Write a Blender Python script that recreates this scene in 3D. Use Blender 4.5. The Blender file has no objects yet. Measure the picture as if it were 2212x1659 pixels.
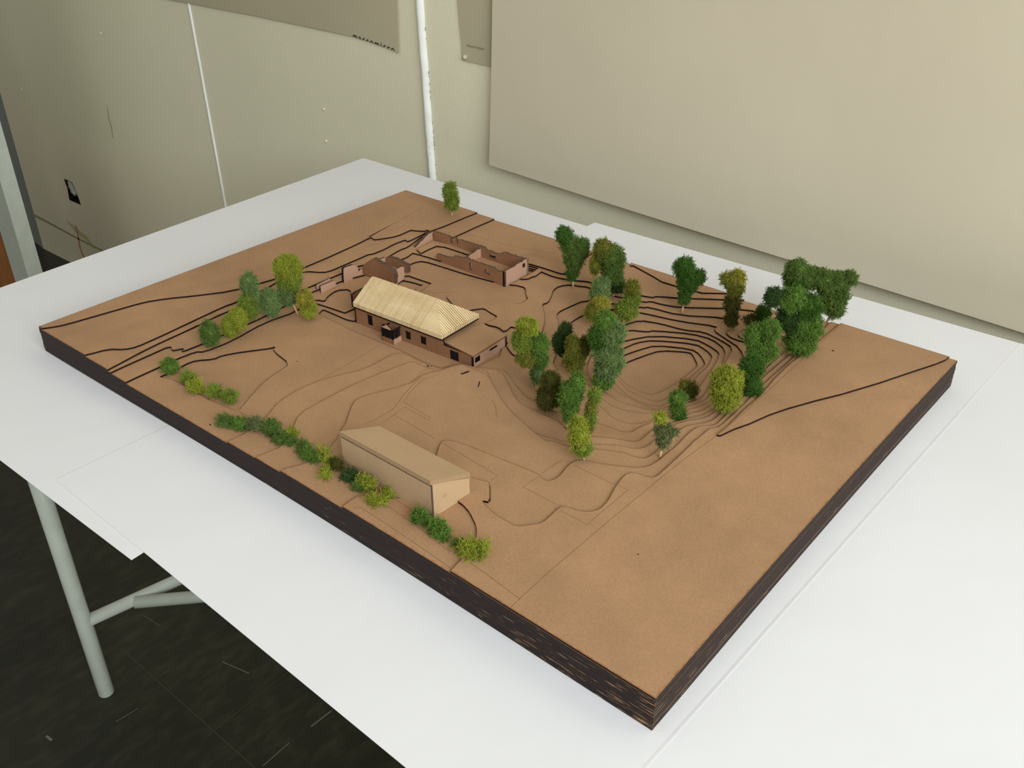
import bpy, bmesh, math, random
import numpy as np
from mathutils import Vector, Matrix
from mathutils.geometry import delaunay_2d_cdt

# ------------------------------------------------------------------ camera
PW, PH = 2212.0, 1659.0
F_PX = 2069.468
S = 0.841                                   # long side of the model board, metres
R = np.array([[0.76440626, 0.64471047, -0.00561058],
              [0.329468, -0.39808699, -0.8561411],
              [-0.55419663, 0.65259111, -0.51671166]])
CAM = np.array([1.05278493, -0.39524422, 0.54313381])
LY = 0.70371138 * S
T = 0.0376 * S / 16                          # thickness of one board sheet
def Z(level): return (11 + level) * T        # top of the ground at a contour level

sc = bpy.context.scene
COL = sc.collection
cd = bpy.data.cameras.new('camera'); cam = bpy.data.objects.new('camera', cd); COL.objects.link(cam)
cd.sensor_fit = 'HORIZONTAL'; cd.sensor_width = 36.0; cd.lens = F_PX / PW * 36.0
cd.clip_start = 0.02; cd.clip_end = 60
M = Matrix(((R[0][0], -R[1][0], -R[2][0], CAM[0]), (R[0][1], -R[1][1], -R[2][1], CAM[1]),
            (R[0][2], -R[1][2], -R[2][2], CAM[2]), (0, 0, 0, 1)))
cam.matrix_world = M
sc.camera = cam
# ------------------------------------------------------------------ light
w = bpy.data.worlds.new('room_light'); sc.world = w; w.use_nodes = True
bg = w.node_tree.nodes['Background']; bg.inputs[0].default_value = (1.0, 0.955, 0.84, 1); bg.inputs[1].default_value = 0.33
def area(name, loc, target, sx, sy, power, col):
    l = bpy.data.lights.new(name, 'AREA'); l.shape = 'RECTANGLE'; l.size = sx; l.size_y = sy; l.energy = power; l.color = col
    o = bpy.data.objects.new(name, l); COL.objects.link(o); o.location = loc
    o.rotation_euler = (Vector(target) - Vector(loc)).to_track_quat('-Z', 'Y').to_euler(); return o
area('window_daylight_right', (3.1, -0.95, 1.5), (0.3, 0.5, 0.0), 2.2, 1.6, 106, (0.93, 0.97, 1.0))
area('overhead_fill', (0.75, 0.0, 2.05), (0.45, 0.75, 0.0), 1.6, 0.5, 3.6, (1.0, 0.97, 0.93))  # added overhead fill, lifts the back wall and far paper
area('front_fill', (0.2, -3.2, 1.9), (0.3, 0.5, 0.0), 2.4, 1.2, 10, (1.0, 0.97, 0.92))  # added unseen fill from the front, brightens the back wall
sc.view_settings.view_transform = 'Standard'; sc.view_settings.look = 'None'
sc.view_settings.gamma = 1; sc.view_settings.exposure = 0.0; sc.view_settings.use_curve_mapping = False

# ------------------------------------------------------------------ geometry from measured points
def ray(u, v): return R.T @ np.array([(u - PW / 2) / F_PX, (v - PH / 2) / F_PX, 1.0])
def onz(u, v, z):
    d = ray(u, v); s = (z - CAM[2]) / d[2]; q = CAM + s * d; return Vector(q)
def ony(u, v, y):
    d = ray(u, v); s = (y - CAM[1]) / d[1]; return Vector(CAM + s * d)
def onx(u, v, x):
    d = ray(u, v); s = (x - CAM[0]) / d[0]; return Vector(CAM + s * d)
def height(x, y, v):                         # height above (x, y) that is seen at image row v
    lo, hi = -1.0, 0.5
    for _ in range(50):
        m = (lo + hi) / 2; c = R @ (np.array([x, y, m]) - CAM); vv = PH / 2 + F_PX * c[1] / c[2]
        if vv > v: lo = m
        else: hi = m
    return (lo + hi) / 2

# ------------------------------------------------------------------ materials
def mat(name, col, rough=0.7, spec=0.3, noise=None, bump=None, metal=0.0):
    m = bpy.data.materials.new(name); m.use_nodes = True; nt = m.node_tree; b = nt.nodes['Principled BSDF']
    b.inputs['Base Color'].default_value = (*col, 1); b.inputs['Roughness'].default_value = rough
    b.inputs['Specular IOR Level'].default_value = spec; b.inputs['Metallic'].default_value = metal
    tc = nt.nodes.new('ShaderNodeTexCoord')
    if noise:                                 # list of (scale, detail, lo, hi, dark, light, stretch)
        prev = None
        for (sca, det, lo, hi, c1, c2, stretch) in noise:
            mp = nt.nodes.new('ShaderNodeMapping'); mp.inputs['Scale'].default_value = stretch
            nt.links.new(tc.outputs['Object'], mp.inputs[0])
            n = nt.nodes.new('ShaderNodeTexNoise'); n.inputs['Scale'].default_value = sca; n.inputs['Detail'].default_value = det
            nt.links.new(mp.outputs[0], n.inputs['Vector'])
            r = nt.nodes.new('ShaderNodeValToRGB'); r.color_ramp.elements[0].position = lo; r.color_ramp.elements[1].position = hi
            r.color_ramp.elements[0].color = (*c1, 1); r.color_ramp.elements[1].color = (*c2, 1)
            nt.links.new(n.outputs[0], r.inputs[0])
            if prev is None: prev = r.outputs[0]
            else:
                mx = nt.nodes.new('ShaderNodeMix'); mx.data_type = 'RGBA'; mx.blend_type = 'MULTIPLY'; mx.inputs[0].default_value = 1
                nt.links.new(prev, mx.inputs[6]); nt.links.new(r.outputs[0], mx.inputs[7]); prev = mx.outputs[2]
        nt.links.new(prev, b.inputs['Base Color'])
    if bump:
        sca, stren, dist = bump
        n = nt.nodes.new('ShaderNodeTexNoise'); n.inputs['Scale'].default_value = sca; n.inputs['Detail'].default_value = 4
        nt.links.new(tc.outputs['Object'], n.inputs['Vector'])
        bp = nt.nodes.new('ShaderNodeBump'); bp.inputs['Strength'].default_value = stren; bp.inputs['Distance'].default_value = dist
        nt.links.new(n.outputs[0], bp.inputs['Height']); nt.links.new(bp.outputs[0], b.inputs['Normal'])
    return m
I1 = (1, 1, 1)
MDF = mat('board_face', (.4, .23, .12), .62, .25, [
    (9, 4, .3, .7, (.375, .222, .120), (.445, .262, .140), I1),
    (650, 3, .34, .66, (.95, .945, .93), (1.03, 1.03, 1.03), I1),
    (1500, 2, .3, .62, (.90, .88, .85), (1.04, 1.04, 1.04), (1, .35, 1)),
    (34, 4, .35, .65, (.95, .95, .95), (1.03, 1.03, 1.03), I1)])
BURN = mat('burnt_edge', (.016, .010, .010), .55, .20, [
    (55, 3, .35, .75, (.0065, .0036, .0038), (.017, .010, .010), (1, 1, 22)),
    (240, 3, .3, .75, (.7, .7, .7), (1.6, 1.4, 1.35), (.35, .35, 6))])
def add_wear(m):                              # pale fibre streaks where the char has rubbed off, mostly by the near corner
    nt = m.node_tree; b = nt.nodes['Principled BSDF']; src = b.inputs['Base Color'].links[0].from_socket
    tc = nt.nodes.new('ShaderNodeTexCoord'); mp = nt.nodes.new('ShaderNodeMapping'); mp.inputs['Scale'].default_value = (45, 45, 800); nt.links.new(tc.outputs['Object'], mp.inputs[0])
    n = nt.nodes.new('ShaderNodeTexNoise'); n.inputs['Scale'].default_value = 1; n.inputs['Detail'].default_value = 5; nt.links.new(mp.outputs[0], n.inputs['Vector'])
    sp = nt.nodes.new('ShaderNodeSeparateXYZ'); nt.links.new(tc.outputs['Object'], sp.inputs[0])
    mr = nt.nodes.new('ShaderNodeMapRange'); mr.inputs['From Min'].default_value = .30; mr.inputs['From Max'].default_value = .84; mr.inputs['To Min'].default_value = -.09; mr.inputs['To Max'].default_value = .055; nt.links.new(sp.outputs['X'], mr.inputs['Value'])
    m2 = nt.nodes.new('ShaderNodeMapRange'); m2.inputs['From Min'].default_value = .0; m2.inputs['From Max'].default_value = .12; m2.inputs['To Min'].default_value = 0; m2.inputs['To Max'].default_value = -.10; nt.links.new(sp.outputs['Y'], m2.inputs['Value'])
    m3 = nt.nodes.new('ShaderNodeMapRange'); m3.inputs['From Min'].default_value = .008; m3.inputs['From Max'].default_value = .030; m3.inputs['To Min'].default_value = .02; m3.inputs['To Max'].default_value = -.04; nt.links.new(sp.outputs['Z'], m3.inputs['Value'])
    prev = n.outputs[0]
    for q in (mr, m2, m3):
        ad = nt.nodes.new('ShaderNodeMath'); ad.operation = 'ADD'; nt.links.new(prev, ad.inputs[0]); nt.links.new(q.outputs[0], ad.inputs[1]); prev = ad.outputs[0]
    r = nt.nodes.new('ShaderNodeValToRGB'); r.color_ramp.elements[0].position = .635; r.color_ramp.elements[1].position = .70; nt.links.new(prev, r.inputs[0])
    mx = nt.nodes.new('ShaderNodeMix'); mx.data_type = 'RGBA'; nt.links.new(r.outputs[0], mx.inputs[0]); nt.links.new(src, mx.inputs[6]); mx.inputs[7].default_value = (.34, .20, .09, 1)
    nt.links.new(mx.outputs[2], b.inputs['Base Color'])
add_wear(BURN)
ENG = mat('engraved_line', (.20, .105, .05), .8, .1)
RIMD = mat('charred_rim', (.10, .05, .03), .7, .15)
SCORCH = mat('scorched_rim', (.33, .155, .062), .65, .2, [(300, 2, .3, .7, (.30, .135, .05), (.42, .225, .105), I1)])
PAPER = mat('white_paper', (.78, .79, .81), .75, .2, [(3, 3, .3, .7, (.76, .77, .79), (.80, .81, .83), I1)], (5, .25, .01))
PAPEDGE = mat('paper_edge', (.9, .92, .95), .6, .2)
WALL = mat('wall_paint', (.6, .57, .42), .45, .4, [
    (2.2, 4, .3, .7, (.79, .755, .55), (.85, .81, .60), I1), (220, 2, .35, .65, (.975, .975, .975), (1.015, 1.015, 1.015), I1)], (160, .05, .001))
TRIM = mat('white_filler_strip', (.80, .83, .76), .5, .3, [(30, 4, .3, .7, (.84, .87, .79), (.94, .95, .90), I1)], (90, .2, .002))
CHIP = mat('chipped_paint', (.20, .17, .13), .8, .1)
POSTER = mat('cream_poster_paper', (.55, .51, .38), .7, .2, [(2.5, 3, .3, .7, (.60, .54, .40), (.65, .59, .44), I1)], (4, .3, .01))
POSTER2 = mat('tan_poster_paper', (.40, .365, .235), .6, .3, [(3, 3, .3, .7, (.46, .42, .28), (.52, .47, .32), I1)])
INK = mat('black_ink', (.02, .018, .01), .6, .2)
INKG = mat('grey_ink', (.25, .225, .14), .6, .2)
FLOOR = mat('dark_vinyl', (.02, .02, .013), .45, .3, [
    (3, 5, .3, .75, (.016, .016, .011), (.032, .032, .02), I1), (60, 4, .45, .8, (.9, .9, .9), (1.7, 1.7, 1.5), (1, .4, 1))])
JOINT = mat('floor_joint', (.075, .07, .05), .8, .1)
SCUFF = mat('floor_scuff', (.16, .165, .13), .8, .1)
PAINT = mat('grey_green_enamel', (.47, .52, .45), .35, .5, [(30, 3, .3, .7, (.52, .57, .49), (.58, .63, .55), I1)])
TTOP = mat('table_board', (.35, .34, .30), .6, .3)
WHITEP = mat('white_plastic', (.7, .7, .66), .4, .5)
CARD = mat('grey_card_face', (.45, .3, .17), .75, .2, [
    (12, 3, .3, .7, (.47, .325, .19), (.54, .375, .22), I1), (1100, 2, .33, .66, (.92, .91, .9), (1.04, 1.04, 1.04), I1)])
FLUTE = mat('corrugated_edge', (.33, .21, .11), .9, .1)
def wave_mat(name, c1, c2, scale, axis, rough=.8):
    m = mat(name, c1, rough, .2); nt = m.node_tree; b = nt.nodes['Principled BSDF']
    tc = [n for n in nt.nodes if n.type == 'TEX_COORD'][0]
    wv = nt.nodes.new('ShaderNodeTexWave'); wv.bands_direction = axis; wv.inputs['Scale'].default_value = scale
    wv.inputs['Distortion'].default_value = 1.2; wv.inputs['Detail'].default_value = 3; wv.inputs['Detail Scale'].default_value = 2
    nt.links.new(tc.outputs['Object'], wv.inputs[0])
    r = nt.nodes.new('ShaderNodeValToRGB'); r.color_ramp.elements[0].position = .12; r.color_ramp.elements[1].position = .45
    r.color_ramp.elements[0].color = (*c1, 1); r.color_ramp.elements[1].color = (*c2, 1)
    nt.links.new(wv.outputs[0], r.inputs[0]); nt.links.new(r.outputs[0], b.inputs['Base Color']); return m
LAMI = wave_mat('laminated_edge', (.03, .018, .014), (.13, .08, .058), 300, 'Y')
BOARD_SHADED = mat('board_shaded', (.36, .17, .085), .6, .25, [(20, 3, .3, .7, (.24, .12, .06), (.30, .15, .078), I1), (500, 2, .3, .7, (.88, .88, .86), (1.05, 1.05, 1.05), I1)])  # for walls facing the front, their shade is mixed into the colour
BOARD_LIT = mat('board_lit', (.50, .30, .20), .65, .25, [(20, 3, .3, .7, (.42, .26, .175), (.49, .305, .21), I1), (500, 2, .3, .7, (.9, .9, .88), (1.05, 1.05, 1.05), I1)])  # lighter copy for walls turned to the right-hand window, lit tone in the colour
ROOFW = mat('pale_wood', (.75, .60, .36), .6, .25, [(60, 4, .3, .75, (.66, .49, .26), (.82, .66, .40), (.3, 1, 1)), (500, 2, .3, .7, (.93, .92, .9), (1.04, 1.04, 1.04), I1)])
ROOFD = mat('dark_glue_line', (.12, .07, .03), .8, .1)
BLACK = mat('dark_opening', (.012, .009, .009), .7, .2)
STICK = mat('toothpick_wood', (.72, .52, .28), .6, .25)
OAK = mat('orange_wood', (.33, .13, .035), .5, .3, [(14, 5, .3, .7, (.27, .10, .025), (.40, .17, .05), (1, 1, .15))])
COLORS = {
    'lime': (.30, .34, .04), 'lime2': (.20, .27, .04), 'yellow': (.34, .31, .045), 'olive': (.19, .20, .032),
    'green': (.125, .225, .04), 'pale': (.175, .26, .085), 'deep': (.065, .145, .024), 'dark': (.045, .085, .024),
    'mid': (.115, .185, .04), 'darkolive': (.10, .10, .024), 'grey': (.155, .175, .07)}
MOSS = {}
for k, c in COLORS.items():
    MOSS[k] = mat('moss_' + k, c, .9, .04, [(90, 2, .3, .7, tuple(x * .72 for x in c), tuple(min(1, x * 1.25) for x in c), I1)])
    b = MOSS[k].node_tree.nodes['Principled BSDF']

# ------------------------------------------------------------------ helpers
def tag(o, label=None, cat=None, group=None, kind=None):
    if label: o['label'] = label
    if cat: o['category'] = cat
    if group: o['group'] = group
    if kind: o['kind'] = kind
    return o
def empty(name, loc, label, cat, group=None):
    o = bpy.data.objects.new(name, None); COL.objects.link(o); o.location = loc; o.empty_display_size = .01
    return tag(o, label, cat, group)
def attach(o, parent):
    o.parent = parent; r = parent
    while r.parent: r = r.parent
    o.matrix_parent_inverse = Matrix.Translation(-Vector(r.location)) if parent is r else Matrix()
def obj(name, verts, faces, mats, parent=None, midx=None, smooth=False):
    me = bpy.data.meshes.new(name); me.from_pydata([tuple(v) for v in verts], [], faces)
    for m in (mats if isinstance(mats, (list, tuple)) else [mats]): me.materials.append(m)
    if midx: me.polygons.foreach_set('material_index', midx)
    if smooth: me.polygons.foreach_set('use_smooth', [True] * len(me.polygons))
    me.update()
    o = bpy.data.objects.new(name, me); COL.objects.link(o)
    if parent: attach(o, parent)
    return o
class MB:
    def __init__(s): s.v = []; s.f = []; s.m = []
    def add(s, vs, fs, m=0):
        n = len(s.v); s.v += [tuple(v) for v in vs]; s.f += [[i + n for i in f] for f in fs]; s.m += [m] * len(fs)
    def box(s, o, a, b, c, m=0):             # origin and three edge vectors
        o, a, b, c = map(Vector, (o, a, b, c))
        vs = [o, o + a, o + a + b, o + b, o + c, o + a + c, o + a + b + c, o + b + c]
        s.add(vs, [(0, 3, 2, 1), (4, 5, 6, 7), (0, 1, 5, 4), (1, 2, 6, 5), (2, 3, 7, 6), (3, 0, 4, 7)], m)
    def tube(s, pts, r, n=16, m=0, cap=True):
        pts = [Vector(p) for p in pts]; k = len(s.v); up = Vector((0, 0, 1))
        for i, p in enumerate(pts):
            d = (pts[min(i + 1, len(pts) - 1)] - pts[max(i - 1, 0)]).normalized()
            a = d.cross(up if abs(d.z) < .9 else Vector((1, 0, 0))).normalized(); b = d.cross(a)
            rr = r[i] if isinstance(r, (list, tuple)) else r
            for j in range(n):
                t = 2 * math.pi * j / n; s.v.append(tuple(p + a * math.cos(t) * rr + b * math.sin(t) * rr))
        for i in range(len(pts) - 1):
            for j in range(n):
                j2 = (j + 1) % n; s.f.append([k + i * n + j, k + i * n + j2, k + (i + 1) * n + j2, k + (i + 1) * n + j]); s.m.append(m)
        if cap:
            s.f.append([k + j for j in range(n)][::-1]); s.f.append([k + (len(pts) - 1) * n + j for j in range(n)]); s.m += [m, m]
    def build(s, name, mats, parent=None, smooth=False): return obj(name, s.v, s.f, mats, parent, s.m, smooth)

def inside(p, loop):
    x, y = p; c = False; n = len(loop); j = n - 1
    for i in range(n):
        xi, yi = loop[i]; xj, yj = loop[j]
        if (yi > y) != (yj > y) and x < (xj - xi) * (y - yi) / (yj - yi) + xi: c = not c
        j = i
    return c
def region(outers, holes, islands=()):
    """2D triangles of (outers minus holes) plus islands (inside the outers)."""
    vs = []; fs = []
    for lp in list(outers) + list(holes) + list(islands):
        n = len(vs); vs += [Vector((p[0], p[1])) for p in lp]
        a = sum(lp[i][0] * lp[(i + 1) % len(lp)][1] - lp[(i + 1) % len(lp)][0] * lp[i][1] for i in range(len(lp)))
        f = list(range(n, n + len(lp))); fs.append(f if a > 0 else f[::-1])
    V, _, Fs, _, _, _ = delaunay_2d_cdt(vs, [], fs, 0, 1e-7)
    keep = []
    for f in Fs:
        c = (V[f[0]] + V[f[1]] + V[f[2]]) / 3; c = (c.x, c.y)
        ok = any(inside(c, o) for o in outers) and (not any(inside(c, h) for h in holes) or any(inside(c, h) for h in islands))
        if ok:
            a, b, d = (V[i] for i in f)
            if (b.x - a.x) * (d.y - a.y) - (d.x - a.x) * (b.y - a.y) < 0: f = f[::-1]
            keep.append(list(f))
    return V, keep
def slab(mb, V, tris, to3, thick, mtop=0, mside=1, mbot=None):
    """to3(x, y, h) -> 3D point; h=0 top, h=-thick bottom."""
    n = len(mb.v); N = len(V)
    mb.v += [tuple(to3(p.x, p.y, 0)) for p in V] + [tuple(to3(p.x, p.y, -thick)) for p in V]
    cnt = {}
    for f in tris:
        for i in range(3):
            e = (f[i], f[(i + 1) % 3]); k = (min(e), max(e)); cnt.setdefault(k, []).append(e)
        mb.f.append([n + i for i in f]); mb.m.append(mtop)
        mb.f.append([n + N + i for i in f[::-1]]); mb.m.append(mtop if mbot is None else mbot)
    for k, es in cnt.items():
        if len(es) == 1:
            a, b = es[0]; mb.f.append([n + a, n + N + a, n + N + b, n + b]); mb.m.append(mside)

# ------------------------------------------------------------------ room
FZ = -0.74; WY = 0.89
o = obj('floor', [(-5, -3.5, FZ), (4.5, -3.5, FZ), (4.5, WY + .02, FZ), (-5, WY + .02, FZ), (-5, -3.5, FZ - .05), (4.5, -3.5, FZ - .05), (4.5, WY + .02, FZ - .05), (-5, WY + .02, FZ - .05)],
        [(0, 1, 2, 3), (7, 6, 5, 4), (0, 4, 5, 1), (1, 5, 6, 2), (2, 6, 7, 3), (3, 7, 4, 0)], FLOOR); tag(o, kind='structure')
mb = MB()
def fline(a, b, wd, m=0, z=FZ + .0006):
    p, q = onz(*a, FZ), onz(*b, FZ); d = (q - p).normalized(); nrm = Vector((-d.y, d.x, 0)) * wd / 2
    mb.add([Vector((v.x, v.y, z)) for v in (p - nrm, q - nrm, q + nrm, p + nrm)], [(0, 1, 2, 3)], m)
fline((262, 1402), (585, 1690), .0016); fline((450, 1590), (650, 1430), .0016); fline((40, 1720), (360, 1440), .0008)
j = mb.build('floor_joint', [JOINT], o)
mb = MB()
fline((568, 1655), (625, 1605), .0016); fline((672, 1570), (716, 1536), .0028); fline((310, 1330), (345, 1352), .001); fline((480, 1430), (538, 1455), .002)
fline((250, 1560), (300, 1530), .0012); fline((100, 1590), (112, 1600), .004)
mb.build('floor_scuff', [SCUFF], o)

# wall with a real opening for the broken socket
hole = [ony(u, v, WY) for u, v in ((138, 386), (162, 398), (175, 443), (152, 430))]
hx0 = min(p.x for p in hole); hx1 = max(p.x for p in hole); hz0 = min(p.z for p in hole); hz1 = max(p.z for p in hole)
hx0, hx1 = hx0 + .0, hx1
XB = ony(70, 450, WY).x
V, tr = region([[(XB, FZ), (3.5, FZ), (3.5, 2.0), (XB, 2.0)]], [[(hx0, hz0), (hx1, hz0), (hx1 - .008, hz0 + (hz1 - hz0) * .55), (hx1 - .02, hz1), (hx0, hz1), (hx0 + .006, hz0 + (hz1 - hz0) * .5)]])
mb = MB(); slab(mb, V, tr, lambda x, y, h: (x, WY - h, y), .10, 0, 1); wall = mb.build('wall_back', [WALL, BLACK]); tag(wall, kind='structure')  # sides of the hole are black to stand for the shade in the recess
mb = MB(); mb.box((XB, WY, FZ), (-2.6, .30, 0), (.0, .1, 0), (0, 0, 2.74)); wl = mb.build('wall_left_shaded', [mat('wall_shade_tone', (.27, .30, .28), .5, .3)]); tag(wl, kind='structure')  # darker panel added for the shade on the far left of the wall
# parts of the wall: groove low down, drips, streak
def wstrip(name, pts, wds, m, off=.0006, parent=None):
    mb = MB(); P = [ony(u, v, WY) for u, v in pts]; vs = []
    for i, p in enumerate(P):
        d = (P[min(i + 1, len(P) - 1)] - P[max(i - 1, 0)]).normalized(); n = Vector((-d.z, 0, d.x)) * wds[i] / 2
        vs += [p - n + Vector((0, -off, 0)), p + n + Vector((0, -off, 0))]
    mb.add(vs, [(2 * i, 2 * i + 2, 2 * i + 3, 2 * i + 1) for i in range(len(P) - 1)]); return mb.build(name, [m], parent)
STAIN = mat('brown_streak', (.46, .38, .24), .6, .3); PINK = mat('pink_drip', (.50, .27, .17), .6, .3); YEL = mat('yellow_smear', (.56, .54, .25), .6, .3)
GROOVE = mat('dirty_groove', (.36, .34, .20), .7, .2)
wstrip('wall_groove', [(74, 465), (100, 478), (170, 516), (235, 548)], [.011, .009, .007, .007], GROOVE, parent=wall)
wstrip('brown_streak', [(232, 228), (235, 255), (241, 275), (245, 299)], [.002, .005, .004, .003], STAIN, parent=wall)
wstrip('pink_drip', [(164, 487), (169, 510), (173, 535), (182, 558)], [.010, .008, .009, .010], PINK, parent=wall)
wstrip('yellow_smear', [(145, 478), (165, 498), (188, 516), (205, 538)], [.004, .022, .02, .006], YEL, .0003, wall)
wstrip('paint_scratch', [(747, 290), (757, 312), (768, 332)], [.0006, .0012, .0006], TRIM, parent=wall)
wstrip('paint_scratch', [(764, 82), (768, 110), (771, 130)], [.0006, .0012, .0006], TRIM, parent=wall)
for (u, v) in ((700, 236), (218, 72), (47, 193), (705, 305)):
    c = ony(u, v, WY); mb = MB(); mb.tube([c + Vector((0, .001, 0)), c + Vector((0, -.003, 0))], [.0032, .0015], 10); mb.build('paint_blob', [WALL], wall, True)
# socket box behind the wall face
sk = empty('broken_socket_box', ((hx0 + hx1) / 2, WY + .03, hz0), 'dark broken socket recess with loose grey conduit in the cream wall', 'socket')
mb = MB(); g = .05
mb.box((hx0 - .01, WY + g, hz0 - .01), (hx1 - hx0 + .02, 0, 0), (0, .004, 0), (0, 0, hz1 - hz0 + .02))
mb.box((hx0 - .012, WY + .004, hz0 - .012), (.004, 0, 0), (0, g, 0), (0, 0, hz1 - hz0 + .024)); mb.box((hx1 + .008, WY + .004, hz0 - .012), (.004, 0, 0), (0, g, 0), (0, 0, hz1 - hz0 + .024))
mb.build('back_box', [BLACK], sk)
mb = MB(); mb.tube([((hx0 * .5 + hx1 * .5) - .012, WY + .008, hz1 - .004), ((hx0 + hx1) / 2 - .002, WY + .006, (hz0 + hz1) / 2), ((hx0 + hx1) / 2 + .012, WY + .006, hz0 + .03)], .010, 12)
mb.build('conduit', [TTOP], sk, True)
mb = MB(); mb.tube([(hx0 + .010, WY + .006, hz1 - .03), (hx0 + .014, WY + .003, (hz0 + hz1) / 2 + .01), (hx0 + .024, WY + .006, hz0 + .05)], .005, 8); mb.build('wire', [mat('orange_wire', (.45, .10, .03), .5, .3)], sk, True)

# chipped white joint strip and thin left bead
random.seed(3)
a, b = ony(912, 0, WY), ony(942, 392, WY)
def ragged(name, xa, xb, z0, z1, wd, jit, n, th, m):
    mb = MB(); L = []; Rr = []
    for i in range(n + 1):
        t = i / n; z = z0 + (z1 - z0) * t; x = xa + (xb - xa) * t
        L.append((x - wd / 2 + random.uniform(-jit, jit), z)); Rr.append((x + wd / 2 + random.uniform(-jit * .5, jit * .5), z))
    vs = []; K = 7
    for (l, r) in zip(L, Rr):
        for k in range(K):
            t = k / (K - 1); vs.append((l[0] + (r[0] - l[0]) * t, WY - th * math.sin(math.pi * t) ** .7 - .0002, l[1]))
    mb.add(vs, [(i * K + k, (i + 1) * K + k, (i + 1) * K + k + 1, i * K + k + 1) for i in range(n) for k in range(K - 1)])
    return mb.build(name, m)
o = ragged('trim_1', b.x + (b.x - a.x) * .55, a.x - (b.x - a.x) * 2.2, b.z - .50, a.z + .75, .0185, .0012, 90, .008, [TRIM]); tag(o, kind='structure')
mb = MB()
for i in range(26):
    v = random.choice([random.uniform(300, 390), random.uniform(150, 390), random.uniform(60, 390)]); e = random.choice([-1, 1, 1])
    c = ony(926 + (v - 196) * .077 + e * 6, v, WY - .004); r1, r2 = random.uniform(.0005, .0011), random.uniform(.001, .005)
    mb.add([c + Vector((-r1, -.0034, -r2)), c + Vector((r1, -.0034, -r2 * .6)), c + Vector((r1 * .6, -.0034, r2)), c + Vector((-r1 * .8, -.0034, r2 * .7))], [(0, 1, 2, 3)])
mb.build('paint_chip', [CHIP], o)
a, b = ony(404, 5, WY), ony(489, 452, WY)
o = ragged('trim_2', b.x + .01, a.x - .02, FZ, a.z + 1.2, .0075, .0006, 80, .0035, [TRIM]); tag(o, kind='structure')

# ------------------------------------------------------------------ posters
def sheet(name, pts, y0, fy, m, th=.0006, n=70):
    """pts: four corners tl,tr,br,bl as (x,z); fy(s,t) distance in front of the wall."""
    mb = MB(); tl, tr_, br, bl = pts; G = []
    for i in range(n + 1):
        for j in range(n + 1):
            s, t = i / n, j / n
            x = (tl[0] * (1 - s) + tr_[0] * s) * (1 - t) + (bl[0] * (1 - s) + br[0] * s) * t
            z = (tl[1] * (1 - s) + tr_[1] * s) * (1 - t) + (bl[1] * (1 - s) + br[1] * s) * t
            G.append((x, y0 - fy(s, t), z))
    N = len(G); vs = G + [(x, y + th, z) for x, y, z in G]; fs = []
    q = lambda i, j: i * (n + 1) + j
    for i in range(n):
        for j in range(n):
            a, b, c, d = q(i, j), q(i, j + 1), q(i + 1, j + 1), q(i + 1, j); fs += [(a, b, c, d), (a + N, d + N, c + N, b + N)]
    for i in range(n):
        for (a, b) in ((q(i, 0), q(i + 1, 0)), (q(i + 1, n), q(i, n)), (q(0, i + 1), q(0, i)), (q(n, i), q(n, i + 1))): fs.append((a, b, b + N, a + N))
    mb.add(vs, fs); return mb.build(name, [m], None, False)
def text_mesh(name, body, size, spacing, loc, rot, m, parent, clip=None):
    cu = bpy.data.curves.new(name, 'FONT'); cu.body = body; cu.size = size; cu.space_character = spacing; cu.offset = size * (.012 if m is INK else 0)
    to = bpy.data.objects.new(name, cu); COL.objects.link(to); bpy.context.view_layer.update()
    me = bpy.data.meshes.new_from_object(to.evaluated_get(bpy.context.evaluated_depsgraph_get())); bpy.data.objects.remove(to)
    if clip is not None:
        bm = bmesh.new(); bm.from_mesh(me); k, c0 = clip
        bmesh.ops.bisect_plane(bm, geom=bm.verts[:] + bm.edges[:] + bm.faces[:], plane_co=(0, c0, 0), plane_no=(-k, 1, 0), clear_inner=True); bm.to_mesh(me); bm.free()
    me.materials.clear(); me.materials.append(m); me.name = name
    t = bpy.data.objects.new(name, me); COL.objects.link(t); t.location = loc; t.rotation_euler = rot
    attach(t, parent); return t
# big cream poster, standing off the wall at its foot
yb = WY - .026
bl, br, tl = ony(1056, 356, yb), ony(2212, 722, yb), ony(1063, 0, yb)
k = (br.z - bl.z) / (br.x - bl.x)
pts = [(tl.x - .006, .9), (bl.x + 1.7, .9), (bl.x + 1.7, bl.z + k * 1.7), (bl.x, bl.z)]
o = sheet('wall_poster', pts, WY, lambda s, t: .006 + .020 * t ** 3 + .003 * math.sin(s * 9) * t, POSTER)
tag(o, 'very large blank cream sheet hanging on the right half of the wall', 'poster', 'sheets pinned on the wall')
# left poster with the cut off lettering
yl = WY - .004
c1, c2, c3 = ony(862, 115, yl), ony(740, 76, yl), ony(370, 0, yl)
kk = (c2.z - c1.z) / (c2.x - c1.x)
xl = c3.x - .3
mb = MB(); prof = [(862, 115), (840, 105), (815, 95), (790, 87), (765, 79.5), (740, 74), (640, 53), (550, 34), (460, 17), (370, 0), (250, -22)]
bot = [ony(u, v, yl) for u, v in prof]; tr_ = ony(858, 0, yl)
lp = [(p.x, p.z) for p in bot] + [(bot[-1].x, .8), (tr_.x - .01, .8), (tr_.x, tr_.z)]
V, tr = region([lp], []); slab(mb, V, tr, lambda x, y, h: (x, yl - h, y), .0008, 0, 0)
o = mb.build('wall_poster', [POSTER2]); tag(o, 'tan poster at the left of the white strip with cut-off lettering along its foot', 'poster', 'sheets pinned on the wall')
p0, p1 = ony(763, 79, yl), ony(852, 109.5, yl)
ang = math.atan2(p1.z - p0.z, p1.x - p0.x); wdt = (p1 - p0).length
tm = text_mesh('lettering', 'macromicro', 1.0, 1.45, (0, 0, 0), (0, 0, 0), INK, o)
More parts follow.
